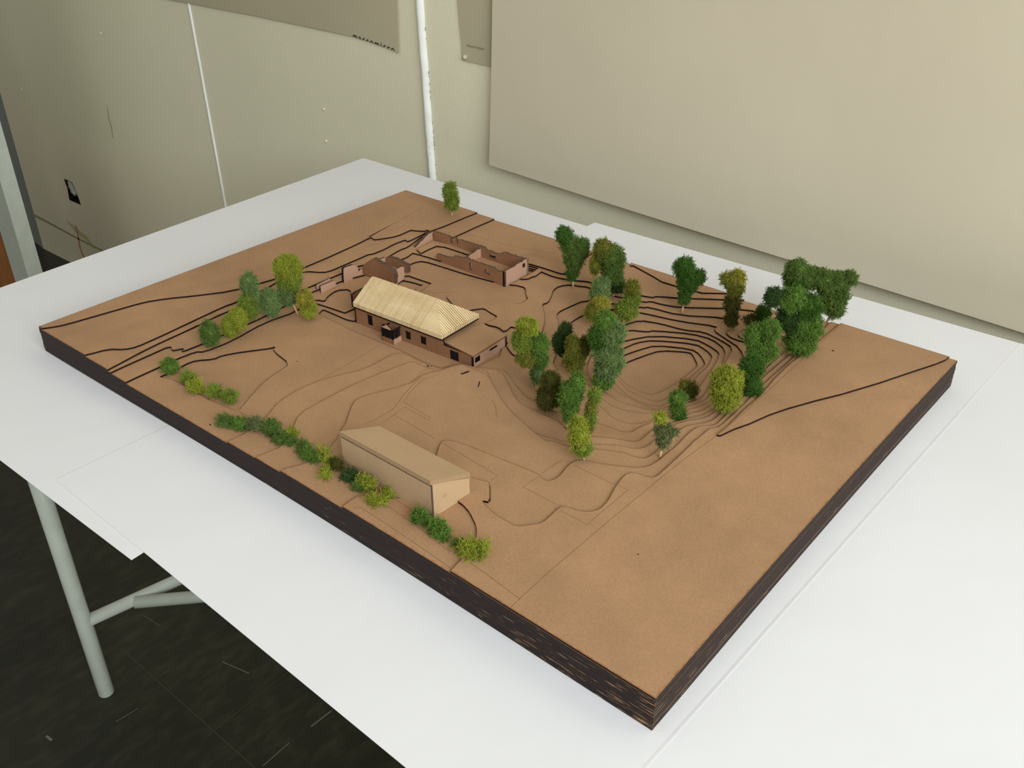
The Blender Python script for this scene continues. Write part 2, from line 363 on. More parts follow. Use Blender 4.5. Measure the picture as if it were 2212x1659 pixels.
xs = [v.co.x for v in tm.data.vertices]; scl = wdt / (max(xs) - min(xs)); bpy.data.objects.remove(tm)
tm = text_mesh('lettering', 'macromicro', scl, 1.45, (p0.x + scl * .2 * math.sin(ang), yl - .0012, p0.z - scl * .2 * math.cos(ang)), (math.radians(90), -ang, 0), INK, o, clip=(0.0, scl * .2))
# small sheet tucked under the big poster
ym = WY - .003
q = [ony(u, v, ym) for u, v in ((988, 0), (1075, 0), (1075, 148), (998, 130))]
lp = [(q[3].x, q[3].z), (q[2].x, q[2].z), (q[1].x, .8), (q[0].x + .004, .8), (q[0].x, q[0].z), (ony(993, 60, ym).x, ony(993, 60, ym).z), (ony(997, 95, ym).x, ony(997, 95, ym).z)]
V, tr = region([lp], []); mb = MB(); slab(mb, V, tr, lambda x, y, h: (x, ym - h, y), .0006, 0, 0)
o = mb.build('wall_poster', [POSTER2]); tag(o, 'narrow tan sheet half hidden behind the large cream sheet with two small grey words', 'poster', 'sheets pinned on the wall')
p0, p1 = ony(1009, 100, ym), ony(1050, 109, ym)
ang = math.atan2(p1.z - p0.z, p1.x - p0.x); wdt = (p1 - p0).length
text_mesh('lettering', 'Material Analysis', wdt / 7.4, 1.0, (p0.x, ym - .001, p0.z), (math.radians(90), -ang, 0), INKG, o)
c = ony(1006, 123, ym); mb = MB(); mb.tube([c, c + Vector((0, -.004, 0)), c + Vector((0, -.006, 0))], [.0042, .0042, .002], 16)
o = mb.build('drawing_pin', [POSTER], None, True); tag(o, 'round pale drawing pin at the corner of the narrow tan sheet', 'pin')

# ------------------------------------------------------------------ grey post and orange board at far left
yp = .55
post = empty('door_frame', (onz(60, 602, FZ).x, yp, FZ), 'grey painted upright with an orange wooden panel at far left', 'frame')
A = ony(62, 602, yp); B = ony(33, 608, yp)
mb = MB(); mb.box((B.x, yp, FZ), (A.x - B.x, 0, 0), (0, .04, 0), (0, 0, 2.4)); mb.build('upright', [PAINT], post)
mb = MB(); mb.box((B.x - .5, yp + .012, FZ + .05), (.5, 0, 0), (0, .02, 0), (0, 0, .42)); mb.build('wooden_panel', [OAK], post)
mb = MB(); mb.box((B.x - .5, yp + .012, FZ + .47), (.5, 0, 0), (0, .02, 0), (0, 0, 1.9)); mb.build('upper_panel', [PAINT], post)

# ------------------------------------------------------------------ table
tb = empty('work_table', (.65, .36, FZ), 'white paper covered work table on grey painted tube legs', 'table')
mb = MB(); mb.box((-.215, -.035, -.0245), (1.80, 0, 0), (0, .735, 0), (0, 0, .022)); mb.build('table_top', [TTOP], tb)
LR = .0128
base = onz(230, 1496, FZ); bx, by = base.x, base.y
for (x, y) in ((bx, by), (bx, .67), (1.56, by), (1.56, .67)):
    mb = MB(); mb.tube([(x, y, FZ), (x, y, FZ + .0015), (x, y, -.025)], [LR * .93, LR, LR], 24); mb.build('leg', [PAINT], tb, True)
zb = height(bx, by, 1345)
a1 = onz(390, 1250, zb); dA = (Vector((a1.x, a1.y, zb)) - Vector((bx, by, zb))).normalized()
mb = MB(); mb.tube([(bx, by, zb), (bx, .70, zb)] if False else [Vector((bx, by, zb)), Vector((bx, by, zb)) + dA * .62], .0105, 20); mb.build('stretcher', [PAINT], tb, True)
j0 = onz(292, 1301, zb); j1 = onz(440, 1288, zb); dB = (j1 - j0).normalized()
mb = MB(); mb.tube([j0, j0 + dB * .75], .0105, 20); mb.build('stretcher', [PAINT], tb, True)

# ------------------------------------------------------------------ papers on the table (A1 sheets)
def table_paper(lp, zt, label, edge_bend=None, th=.0004):
    nx, ny = 40, 50; (x0, y0), (x1, y1), (x2, y2), (x3, y3) = lp; G = []
    for i in range(nx + 1):
        for j in range(ny + 1):
            s, t = i / nx, j / ny
            x = (x0 * (1 - s) + x1 * s) * (1 - t) + (x3 * (1 - s) + x2 * s) * t; y = (y0 * (1 - s) + y1 * s) * (1 - t) + (y3 * (1 - s) + y2 * s) * t
            z = zt
            if edge_bend: z += edge_bend(x, y)
            G.append((x, y, z))
    N = len(G); vs = G + [(x, y, z - th) for x, y, z in G]; fs = []; q = lambda i, j: i * (ny + 1) + j; mi = []
    for i in range(nx):
        for j in range(ny):
            a, b, c, d = q(i, j), q(i + 1, j), q(i + 1, j + 1), q(i, j + 1); fs += [(a, b, c, d), (a + N, d + N, c + N, b + N)]; mi += [0, 0]
    for i in range(nx): fs += [(q(i, 0), q(i, 0) + N, q(i + 1, 0) + N, q(i + 1, 0)), (q(i + 1, ny), q(i + 1, ny) + N, q(i, ny) + N, q(i, ny))]; mi += [1, 1]
    for j in range(ny): fs += [(q(0, j + 1), q(0, j + 1) + N, q(0, j) + N, q(0, j)), (q(nx, j), q(nx, j) + N, q(nx, j + 1) + N, q(nx, j + 1))]; mi += [1, 1]
    o = obj('paper_sheet', vs, fs, [PAPER, PAPEDGE], None, mi, False); tag(o, label, 'paper', 'white paper sheets on the table'); return o
P1 = [(-.205, -.142), (onz(283, 1207, 0).x, onz(283, 1207, 0).y), (.345, .716), (onz(785, 340, 0).x, onz(785, 340, 0).y)]
table_paper(P1, -.0012, 'leftmost white paper sheet, lowest of the three under the model')
c0 = onz(120, 1035, 0); c1 = onz(1285, 480, 0)
P2 = [(c0.x, c0.y), (.8545, -.131), (.874, .742), (c1.x, c1.y)]
table_paper(P2, -.0004, 'middle white paper sheet, under most of the brown site model')
P3 = [(.8505, -.131), (1.50, -.138), (1.52, .738), (.8705, .742)]
p3 = table_paper(P3, -.0001, 'white paper sheet at the right of the model with a bright straight edge')
mb = MB(); mb.add([(.8492, -.1315, -.0003), (.8516, -.1315, .0003), (.8716, .7418, .0003), (.8692, .7418, -.0003)], [(0, 1, 2, 3)]); mb.build('edge_highlight', [mat('edge_highlight_white', (.97, .98, 1.0), .6, .2)], p3)  # whiter strip paints the highlight along the sheet's edge

# ------------------------------------------------------------------ the site model: contour sheets
def chaikin(pts, n=1, closed=True):
    for _ in range(n):
        out = []; m = len(pts); rng = range(m) if closed else range(m - 1)
        if not closed: out.append(pts[0])
        for i in rng:
            a = pts[i]; b = pts[(i + 1) % m]; out += [(a[0] * .78 + b[0] * .22, a[1] * .78 + b[1] * .22), (a[0] * .22 + b[0] * .78, a[1] * .22 + b[1] * .78)]
        if not closed: out.append(pts[-1])
        pts = out
    return pts
def un(pts, level): return [(p.x, p.y) for p in (onz(u, v, Z(level)) for u, v in pts)]
# contour chains in photo pixels, W from the front edge, E from the front edge too
W = {
 5: [(60, 712), (90, 709), (130, 703), (160, 695), (240, 672), (310, 652), (360, 644), (420, 638), (500, 628), (580, 606), (640, 588), (654, 578), (700, 559), (740, 541), (775, 525), (800, 512),
     (806, 515), (807, 517), (820, 516), (857, 510), (888, 496), (891, 497), (918, 499), (922, 496), (928, 499), (932, 498), (960, 488), (1000, 471), (1028, 460), (1045, 452)],
 4: [(160, 770), (186, 766), (234, 753), (267, 754), (294, 749), (348, 725), (403, 699), (484, 661), (508, 653), (575, 622), (625, 594), (659, 585), (699, 588), (718, 583), (740, 573), (780, 556), (795, 549), (805, 548), (830, 538), (850, 527), (876, 517), (880, 522),
     (905, 510), (925, 499), (935, 506), (965, 511), (975, 514), (1000, 503), (1030, 489), (1068, 473), (1085, 464)],
 3: [(205, 812), (235, 797), (321, 751), (411, 710), (489, 672), (575, 645), (609, 644), (657, 624), (735, 591), (775, 574), (790, 571), (820, 566), (842, 552), (862, 540), (881, 533), (905, 515), (926, 500),
     (940, 510), (1000, 530), (1080, 558), (1142, 569), (1150, 571), (1180, 580), (1210, 590), (1219, 591), (1240, 585), (1262, 557), (1282, 544), (1300, 535)],
 2: [(215, 818), (243, 802), (321, 767), (368, 746), (372, 757), (385, 754), (399, 752), (391, 760), (435, 743), (500, 714), (552, 692), (574, 681), (615, 660), (670, 632), (695, 622), (722, 613), (745, 604), (770, 598), (800, 590), (830, 575), (859, 562), (878, 556), (890, 547), (893, 546),
     (935, 558), (950, 563), (1000, 577), (1090, 600), (1138, 603), (1150, 597), (1157, 596), (1170, 586), (1171, 587), (1195, 597), (1230, 604), (1277, 608), (1310, 620), (1337, 630), (1382, 637), (1410, 642), (1418, 639), (1467, 643), (1562, 646), (1600, 650), (1625, 640)],
 1: [(245, 840), (274, 824), (351, 789), (381, 775), (422, 759), (441, 759), (498, 737), (571, 696), (641, 672), (660, 650), (686, 647), (702, 650), (707, 640), (727, 626), (756, 624), (760, 640), (766, 665), (790, 655), (820, 625), (845, 605), (866, 583),
     (879, 574), (896, 566), (914, 563), (960, 577), (1000, 590), (1066, 608), (1090, 614), (1112, 615), (1122, 617), (1135, 621), (1137, 640), (1141, 645), (1132, 653), (1121, 656), (1108, 655), (1096, 652), (1060, 646), (1010, 636), (960, 636), (985, 665), (1051, 701), (1076, 706), (1090, 717), (1108, 702), (1140, 728), (1165, 730),
     (1174, 709), (1177, 690), (1176, 675), (1170, 657), (1184, 653), (1191, 640), (1195, 626), (1208, 617), (1233, 614), (1250, 617), (1270, 619), (1310, 635), (1391, 652), (1407, 650), (1427, 656), (1467, 663), (1564, 665), (1602, 668), (1633, 671), (1650, 690), (1612, 712), (1592, 721), (1600, 730)]}
Eb = [(1212, 1092), (1223, 1094), (1254, 1104), (1275, 1105), (1295, 1100), (1313, 1082), (1331, 1048), (1349, 1026), (1365, 1020), (1381, 1023), (1399, 1030), (1415, 1031), (1431, 1018), (1485, 968), (1498, 954), (1516, 940), (1530, 927), (1541, 924), (1555, 922), (1594, 885), (1612, 868), (1654, 825), (1712, 774), (1765, 728), (1800, 688), (1812, 680)]
Et = {
 5: [(962, 1245), (975, 1230), (1018, 1186), (1028, 1164), (1030, 1139), (1015, 1107), (1000, 1090), (989, 1083), (980, 1060), (1000, 1035), (1013, 1028), (1030, 1035), (1057, 1040), (1058, 1049), (1058, 1084), (1042, 1081), (1045, 1086), (1069, 1110), (1089, 1122), (1116, 1137), (1140, 1134), (1171, 1129), (1182, 1120)] + Eb,
 4: [(725, 1108), (741, 1092), (778, 1067), (850, 1080), (930, 1060), (940, 990), (952, 954), (965, 950), (990, 954), (1080, 990), (1150, 1018), (1168, 1027), (1171, 1034), (1187, 1039), (1207, 1030), (1227, 1005), (1241, 996), (1254, 993), (1300, 1002), (1372, 1010), (1399, 1008), (1421, 996), (1444, 976), (1456, 968), (1476, 947), (1496, 928), (1512, 920), (1542, 919), (1553, 912), (1600, 863), (1647, 817), (1699, 772), (1750, 730), (1785, 680)],
 3: [(590, 1027), (606, 1015), (663, 1000), (700, 980), (730, 945), (739, 925), (748, 911), (760, 874), (774, 858), (885, 830), (907, 812), (930, 805), (952, 800), (978, 791), (998, 787), (1010, 792), (1030, 801), (1055, 810), (1075, 850), (1100, 885), (1150, 930), (1182, 954), (1192, 951), (1230, 965), (1340, 975), (1377, 988), (1395, 990), (1417, 977), (1440, 952), (1466, 930), (1481, 921), (1496, 917), (1530, 912), (1547, 903), (1590, 860), (1660, 791), (1693, 762), (1740, 720), (1765, 670)],
 2: [(535, 998), (550, 988), (614, 963), (632, 927), (645, 894), (700, 863), (768, 828), (857, 792), (893, 779), (915, 793), (950, 799), (978, 790), (998, 786), (1012, 791), (1032, 798), (1058, 803), (1063, 860), (1064, 866), (1068, 880), (1073, 902), (1110, 920), (1200, 950), (1260, 960), (1336, 961), (1366, 969), (1383, 968), (1399, 964), (1417, 948), (1453, 918), (1485, 909), (1517, 904), (1535, 897), (1548, 886), (1600, 840), (1660, 777), (1680, 751), (1725, 705), (1740, 665)],
 1: [(475, 964), (490, 954), (534, 935), (573, 903), (602, 867), (650, 838), (700, 818), (790, 797), (847, 765), (871, 762), (915, 785), (953, 797), (978, 789), (998, 785), (1012, 789), (1035, 795), (1060, 797), (1083, 801), (1098, 828), (1107, 848), (1120, 868), (1140, 880), (1168, 893), (1210, 911), (1226, 931), (1260, 942), (1313, 945), (1366, 954), (1378, 953), (1390, 946), (1412, 925), (1484, 904), (1517, 897), (1530, 891), (1546, 881), (1600, 830), (1650, 770), (1640, 740)]}
BOWL = {
 0: [(1092, 743), (1100, 756), (1108, 766), (1130, 775), (1160, 765), (1187, 742), (1194, 732), (1204, 716), (1208, 702), (1204, 688), (1203, 678), (1212, 670), (1266, 646), (1323, 655), (1392, 664), (1400, 662), (1467, 680), (1566, 685), (1602, 699), (1566, 717), (1579, 729), (1600, 736), (1640, 745), (1650, 765), (1630, 810), (1600, 845), (1565, 868), (1539, 871), (1529, 880), (1517, 887), (1487, 894), (1445, 905), (1412, 910), (1376, 925), (1365, 934), (1340, 932), (1318, 922), (1260, 905), (1200, 888), (1140, 862), (1112, 830), (1092, 799), (1062, 795), (1040, 793), (1030, 780)],
 -1: [(1234, 695), (1257, 681), (1290, 668), (1340, 668), (1383, 674), (1467, 693), (1551, 704), (1541, 713), (1566, 730), (1600, 752), (1612, 790), (1590, 828), (1550, 858), (1535, 866), (1520, 874), (1503, 882), (1483, 885), (1440, 900), (1412, 907), (1371, 917), (1345, 912), (1321, 901), (1307, 885), (1299, 879), (1262, 860), (1225, 830), (1194, 787), (1200, 768), (1215, 730), (1232, 700)],
 -2: [(1290, 735), (1351, 700), (1382, 691), (1427, 698), (1477, 712), (1521, 716), (1557, 734), (1584, 751), (1570, 778), (1556, 800), (1545, 825), (1530, 861), (1519, 866), (1503, 873), (1480, 879), (1440, 893), (1395, 894), (1330, 882), (1295, 858), (1262, 820), (1255, 780)],
 -3: [(1300, 740), (1340, 718), (1362, 712), (1398, 716), (1412, 713), (1494, 720), (1539, 732), (1568, 755), (1562, 784), (1545, 810), (1530, 838), (1523, 852), (1512, 862), (1496, 867), (1460, 880), (1430, 891), (1381, 880), (1338, 869), (1305, 846), (1270, 815), (1268, 780)],
 -4: [(1320, 748), (1354, 734), (1412, 724), (1503, 732), (1530, 745), (1554, 761), (1552, 772), (1546, 785), (1535, 802), (1515, 830), (1500, 850), (1480, 862), (1450, 876), (1418, 887), (1377, 868), (1340, 851), (1318, 834), (1290, 800)],
 -5: [(1320, 768), (1342, 754), (1376, 739), (1412, 734), (1503, 742), (1526, 756), (1539, 769), (1535, 781), (1528, 793), (1503, 815), (1480, 848), (1450, 868), (1422, 880), (1368, 863), (1350, 849), (1330, 831), (1305, 800)],
 -6: [(1325, 778), (1344, 768), (1380, 755), (1416, 745), (1494, 753), (1512, 765), (1524, 785), (1519, 792), (1486, 820), (1465, 846), (1440, 862), (1415, 870), (1362, 846), (1350, 836), (1340, 825), (1318, 800)],
 -7: [(1330, 795), (1351, 783), (1390, 768), (1427, 756), (1490, 760), (1497, 767), (1508, 789), (1500, 797), (1469, 823), (1440, 840), (1420, 850), (1400, 852), (1374, 842), (1357, 833), (1343, 820), (1328, 806)]}
PIT = [(344, 815), (350, 811), (375, 802), (400, 786), (422, 778), (462, 775), (479, 767), (525, 759), (582, 752), (596, 748), (589, 757), (627, 786), (600, 804), (583, 815), (566, 829), (545, 852), (530, 870), (514, 888), (480, 876), (440, 858), (394, 831), (370, 818)]
YARD0 = [(686, 672), (684, 655), (712, 664), (745, 675), (763, 667), (800, 655), (840, 622), (866, 597), (882, 595), (905, 603), (932, 612), (920, 622), (907, 632), (930, 660), (1000, 690), (1060, 735), (1095, 742), (1092, 760), (1060, 785), (1040, 793), (1026, 797), (1012, 790), (998, 785.5), (978, 788), (953, 796), (915, 782), (871, 760), (826, 741), (758, 713), (688, 677.5)]
YARD1 = [(688, 678), (696, 669), (701, 669), (747, 689), (763, 693), (800, 680), (850, 640), (862, 610), (869, 605), (890, 609), (914, 616), (900, 622), (890, 640), (960, 690), (1040, 740), (1085, 750), (1080, 768), (1026, 795), (1012, 790), (998, 785), (978, 787), (953, 795), (915, 781), (871, 759), (826, 740.5), (758, 713)]
POCKET = [(1013, 670), (1030, 667), (1045, 665), (1060, 675), (1075, 683), (1068, 690), (1045, 700), (1025, 696), (1005, 690), (990, 680)]
A_ISL = [(1362, 574), (1368, 573), (1412, 597), (1430, 608), (1463, 618), (1517, 632), (1570, 633), (1600, 610), (1370, 540)]
TOP6 = [(1549, 939), (1576, 916), (1607, 885), (1634, 862), (1648, 848), (1674, 817), (1706, 786), (1744, 758), (1780, 728), (1826, 690), (1900, 690), (2080, 745), (2054, 768), (2042, 777), (2020, 786), (1980, 799), (1900, 826), (1820, 850), (1760, 865), (1700, 882), (1660, 896), (1620, 914), (1586, 926), (1556, 940)]

RSTEP = {2: [(1135, 574), (1146, 574), (1163, 579), (1155, 586), (1120, 604), (1100, 614), (1085, 618), (1080, 612)],
         1: [(1135, 579), (1146, 579), (1158, 582), (1150, 589), (1120, 605), (1100, 615), (1085, 619), (1080, 612)],
         0: [(1135, 584), (1146, 583), (1153, 585), (1146, 591), (1118, 606), (1099, 616), (1088, 619), (1080, 612)]}
def fy(x): t = x / S; return .0058 * S * max(0, math.sin(math.pi * min(1, max(0, t)) ** 1.15)) ** 1.2
def fx(y): t = y / LY; return -.0028 * S * 4 * t * (1 - t)
OUT = [(S * i / 24, fy(S * i / 24)) for i in range(25)] + [(S + fx(LY * i / 12), LY * i / 12) for i in range(1, 13)] + [(0.0, LY)]
def insetloop(d): return [(min(max(x, d), S + (fx(y) if x > S * .9 else 0) - d), min(max(y, (fy(x) if y < .2 else 0) + d), LY - d)) for x, y in OUT]
FAR = 3.0
def westhole(n, ch):                          # everything east of chain ch (to the right of the chain) is below level n
    return ch
model = empty('site_model', (S / 2, LY / 2, 0), 'large brown laser-cut contour site model stacked from dark-edged board sheets', 'architectural model')
ENGR = []   # (level, points)
ENGR += [
 (5, [(1105, 1310), (1170, 1249), (1260, 1172), (1320, 1121), (1400, 1055), (1470, 998), (1549, 940)]),
 (6, [(1557, 936), (1668, 836), (1747, 763), (1820, 698)]),
 (5, [(1005, 1208), (1060, 1247), (1123, 1294)]),
 (4, [(763, 1099), (776, 1094), (830, 1129), (900, 1176), (973, 1227)]), (4, [(813, 1052), (897, 1106)]), (4, [(826, 1086), (888, 1127), (955, 1180), (974, 1192)]),
 (4, [(1203, 1090), (1130, 1052), (1165, 1028)]), (4, [(1171, 1022), (1214, 993), (1226, 999)]), (4, [(1240, 1005), (1327, 1047)]),
 (5, [(1334, 1048), (1357, 1058), (1268, 1133), (1210, 1102), (1219, 1095)]),
 (3, [(919, 817), (899, 833), (884, 850), (872, 868), (931, 903), (926, 907), (874, 879), (851, 896), (826, 914)]),
 (3, [(851, 896), (900, 924), (940, 948)]), (4, [(956, 957), (1010, 989), (1075, 1027), (1060, 1038)]),
 (3, [(908, 815), (890, 833), (873, 852), (849, 884), (807, 909), (787, 915)]),
 (3, [(905, 806), (921, 797), (953, 806), (921, 819), (905, 812)]),
 (0, [(514, 888), (536, 900)]), (0, [(700, 815), (760, 781), (824, 743)]),
 (3, [(1000, 503), (1120, 535), (1200, 548)]), (3, [(1130, 552), (1150, 549), (1190, 562)]),
 (5, [(862, 477), (900, 455), (950, 432)]), (4, [(660, 579), (720, 560)]), (4, [(760, 545), (830, 520)]),
 (0, [(880, 618), (940, 633), (990, 630)]),
 (3, [(1064, 865), (1071, 880), (1073, 902)])]
SLOTS = [(3, [(996, 808), (1003, 806), (1013, 802)], .0028), (3, [(1036, 824), (1033, 836)], .0012), (3, [(922, 789.5), (927, 792)], .0018), (3, [(930, 791), (934, 792)], .001),
         (6, [(1797, 756), (1801, 759)], .0018), (5, [(1377, 1196), (1379, 1199)], .0008), (4, [(1058, 1049), (1058.5, 1084)], .0008), (0, [(453, 916), (455, 919)], .0012), (0, [(640, 780), (643, 781)], .001)]
ENGR = [(l, p) for l, p in ENGR]
def strip(mb, pts, wd, z, m, taper=False):
    P = [Vector((p[0], p[1], 0)) for p in pts]; vs = []
    for i, p in enumerate(P):
        d = (P[min(i + 1, len(P) - 1)] - P[max(i - 1, 0)]); d = d.normalized() if d.length > 1e-9 else Vector((1, 0, 0))
        ww = wd * (1 - i / (len(P) - 1) * .95) if taper else wd; n = Vector((-d.y, d.x, 0)) * ww / 2
        vs += [(p.x - n.x, p.y - n.y, z), (p.x + n.x, p.y + n.y, z)]
    mb.add(vs, [(2 * i, 2 * i + 2, 2 * i + 3, 2 * i + 1) for i in range(len(P) - 1)], m)
_c = un([(1121, 656), (955, 630)], 1); CLOSE = (_c[1][0] - .002, _c[0][0] - .003, min(_c[0][1], _c[1][1]) - .012, max(_c[0][1], _c[1][1]) + .01)
def rim(mb, lev, V, tr, z):
    """scorched rim: a narrow band along the board's own outer edge of the piece."""
    cnt = {}
    for f in tr:
        for i in range(3):
            e = (f[i], f[(i + 1) % 3]); k = (min(e), max(e)); cnt.setdefault(k, []).append(e)
    rnd = random.Random(lev + 50)
    for k, es in cnt.items():
        if len(es) != 1: continue
        a, b = V[es[0][0]], V[es[0][1]]; d = b - a
        if d.length < 1e-6: continue
        if lev == 1 and CLOSE[0] < a.x < CLOSE[1] and CLOSE[2] < a.y < CLOSE[3]: continue
        n = Vector((-d.y, d.x)).normalized()
        outer = min(a.x, b.x) > S - .006 or (a.y < .010 and b.y < .010)
        wd = .0016 if outer else .0006
        k_ = max(1, int(d.length / .004))
        for i in range(k_):
            p, q = a + d * (i / k_), a + d * ((i + 1) / k_)
            w1, w2 = (wd * (.95 + .25 * math.sin(v.x * 900 + v.y * 1300)) for v in (p, q))
            mb.add([(p.x, p.y, z), (q.x, q.y, z), (q.x + n.x * w2, q.y + n.y * w2, z + .00006), (p.x + n.x * w1, p.y + n.y * w1, z + .00006)], [(0, 1, 2, 3)], 3)
        h_ = .0002 if outer else .00026
        mb.add([(a.x, a.y, z), (b.x, b.y, z), (b.x + n.x * h_, b.y + n.y * h_, z + .00008), (a.x + n.x * h_, a.y + n.y * h_, z + .00008)], [(0, 1, 2, 3)], 4)
def sheet_part(level, outers, holes, islands=(), label=None, bottom=None):
    V, tr = region(outers, holes, islands)
    if not tr: return
    zt = Z(level); own = {}                   # split into connected pieces of board
    par = list(range(len(V)))
    def root(i):
        while par[i] != i: par[i] = par[par[i]]; i = par[i]
        return i
    for f in tr: par[root(f[0])] = root(f[1]); par[root(f[1])] = root(f[2])
    for f in tr: own.setdefault(root(f[0]), []).append(f)
    so = None
    for g_ in sorted(own.values(), key=len, reverse=True):
        A_ = sum(abs((V[f[1]].x - V[f[0]].x) * (V[f[2]].y - V[f[0]].y) - (V[f[2]].x - V[f[0]].x) * (V[f[1]].y - V[f[0]].y)) for f in g_) / 2
        if A_ < 2e-6: continue
        mb = MB(); ids = {}; W_ = []; tt = []
        for f in g_:
            for i in f:
                if i not in ids: ids[i] = len(W_); W_.append(V[i])
            tt.append([ids[i] for i in f])
        slab(mb, W_, tt, lambda x, y, h: (x, y, zt + h), T - .00012, 0, 1); rim(mb, level, W_, tt, zt)
        p_ = mb.build('contour_sheet', [MDF, BURN, ENG, SCORCH, RIMD], model)
        bm = bmesh.new(); bm.from_mesh(p_.data); bmesh.ops.remove_doubles(bm, verts=bm.verts, dist=2e-6); bm.to_mesh(p_.data); bm.free()
        so = so or p_
    def line(nm, pts, wd_, z, m, tp=False):
        mb = MB(); strip(mb, un(pts, level), wd_, z, 0, tp); mb.build(nm, [m], so)
    for l, pts in ENGR:
        if l == level: line('engraved_line', pts, .00042, zt + .00006, ENG)
    for l, pts, wd_ in SLOTS:
        if l == level: line('cut_mark', pts, wd_, zt + .00009, BURN)
    if level == 5: line('lifted_edge', [(797, 512), (815, 502), (835, 491), (862, 477)], .0030, zt + .0001, BURN, True)
_a, _b = onz(769, 697, Z(-2)), onz(1022, 795, Z(-2)); _x = (_b - _a).normalized(); _y = Vector((-_x.y, _x.x, 0)); _L = (_b - _a).length
FOOT = [(p.x, p.y) for p in (_a - _x * .0003 - _y * .0003, _b + _x * .0005 - _y * .0003, _b + _x * .0005 + _y * .0625, _a - _x * .0003 + _y * .0625)]
for n in (6, 5, 4, 3, 2, 1, 0, -1, -2, -3, -4, -5, -6, -7):
    holes = []; isl = []; outs = [OUT]
    if n == 6: sheet_part(6, [OUT], [[(-1, -1), (2, -1), (2, 2), (-1, 2)]], [un(TOP6, 6)]); continue
    if n >= 1:
        wch = W[n]; ech = Et[n]
        if n == 1: loop = wch + ech[::-1]
        else: loop = wch + [(ech[-1][0] + 60, ech[-1][1] - 60)] + ech[::-1]
        # front: close the loop below the board's front edge
        loop = [(wch[0][0] - 40, wch[0][1] + 40)] + loop + [(ech[0][0] - 40, ech[0][1] + 60)]
        holes.append(chaikin(un(loop, n), 1))
        if n == 3: isl += [un(A_ISL, 3), un([(909, 547), (924, 539), (943, 531), (960, 533), (976, 538), (1009, 549), (1030, 555), (1040, 545), (935, 519), (900, 539)], 3)]
        if n in (1, 2): holes.append(un(RSTEP[n], n))
        if n == 1: holes.append(chaikin(un(POCKET, 1), 1))
    elif n == 0: holes += [un(RSTEP[0], 0), chaikin(un(PIT, 0), 1), un(YARD0, 0), chaikin(un(BOWL[0], 0), 1)]
    elif n == -1: holes += [un(YARD1, -1), chaikin(un(BOWL[-1], -1), 1)]
    else: holes.append(chaikin(un(BOWL[n], n), 1))
    if -1 <= n <= 2: holes.append(FOOT)
    # each sheet of the stack is cut a hair differently
    rr = random.Random(n * 7 + 1); dx, dy = rr.uniform(0, .0006), rr.uniform(0, .0007)
    outs = [[(min(max(x, dx), S - dx + (fx(y) if x > S * .95 else 0)), max(y, dy) if y > .02 else y + dy) for x, y in OUT]]
    sheet_part(n, outs, holes, isl)
for n in (-8, -9, -10):
    rr = random.Random(n); d = rr.uniform(0, .0007); mb = MB(); V, tr = region([[(min(max(x, d), S - d), y + d if y < .02 else y) for x, y in OUT]], [])
    slab(mb, V, tr, lambda x, y, h: (x, y, Z(n) + h), T - (.00012 if n > -10 else 0), 0, 1); mb.build('contour_sheet', [MDF, BURN], model)

# ------------------------------------------------------------------ wall plates for the small buildings
def plate(name, mats, p0, axis, outline, holes, th, parent, inward=None, mid=(0, 1)):
    """outline in (s, z): s metres along axis from p0 (x, y); z absolute. thickness to the inward side."""
    ax = Vector((axis[0], axis[1], 0)).normalized(); nn = Vector((-ax.y, ax.x, 0)) if inward is None else Vector((inward[0], inward[1], 0)).normalized()
    V, tr = region([outline], holes); mb = MB()
    slab(mb, V, tr, lambda x, y, h: (p0[0] + ax.x * x - nn.x * h, p0[1] + ax.y * x - nn.y * h, y), th, mid[0], mid[1])
    bmv = mb.build(name, mats, parent)
    return bmv
ZG = Z(-2)
# main house
A0 = onz(769, 697, ZG); A1 = onz(1022, 795, ZG); ax = (A1 - A0).normalized(); nx = Vector((-ax.y, ax.x, 0))
Ltot = (A1 - A0).length
def s_at(u, v, z):                            # distance along front wall for a pixel on the front wall plane
    d = Vector(ray(u, v)); t = (A0 - Vector(CAM)).dot(nx) / d.dot(nx); p = Vector(CAM) + d * t; return (p - A0).dot(ax), p.z
def s_pl(u, v, off):                          # same for a plane parallel to the front wall, offset inward
    d = Vector(ray(u, v)); t = ((A0 + nx * off) - Vector(CAM)).dot(nx) / d.dot(nx); p = Vector(CAM) + d * t; return (p - A0).dot(ax), p.z
zw = s_at(767.6, 661, 0)[1]                   # wall top
zw2 = s_at(955, 737, 0)[1]; zw = (zw + zw2) / 2
sH = s_at(946, 764, 0)[0]                     # end of the main block
za = s_at(1022, 771, 0)[1]                    # annex wall top
er = onz(1029, 690, zw); depth = max(.04, (er - A0).dot(nx)); eL = (er - A0).dot(ax)
print('HOUSE ltot %.3f depth %.3f zw %.4f za %.4f zg %.4f sH %.3f eL %.3f axis %s' % (Ltot, depth, zw, za, ZG, sH, eL, tuple(ax)))
house = empty('model_house', A0 + ax * Ltot / 2 + nx * depth / 2, 'long model house with pale ribbed wooden hipped roof and flat annex', 'model building')
def rect(a, b, c, d): return [(a, b), (c, b), (c, d), (a, d)]
def winrect(u0, v0, u1, v1):
    s0, z1 = s_at(u0, v0, 0); s1, z0 = s_at(u1, v1, 0); return s0, z0, s1, z1
wins = [winrect(794, 681, 805.5, 704), winrect(876.5, 716, 887.5, 734.5), winrect(909, 727, 921, 745.5)]
door = winrect(972, 752, 991, 782); door = (door[0], ZG, door[2], min(door[3], za - .002))
sA = s_at(957, 735, 0)[0]
out = [(0, ZG), (Ltot, ZG), (Ltot, za), (sA + .001, za + .0006), (sA, zw), (0, zw)]
dw = winrect(826, 699, 836, 712)
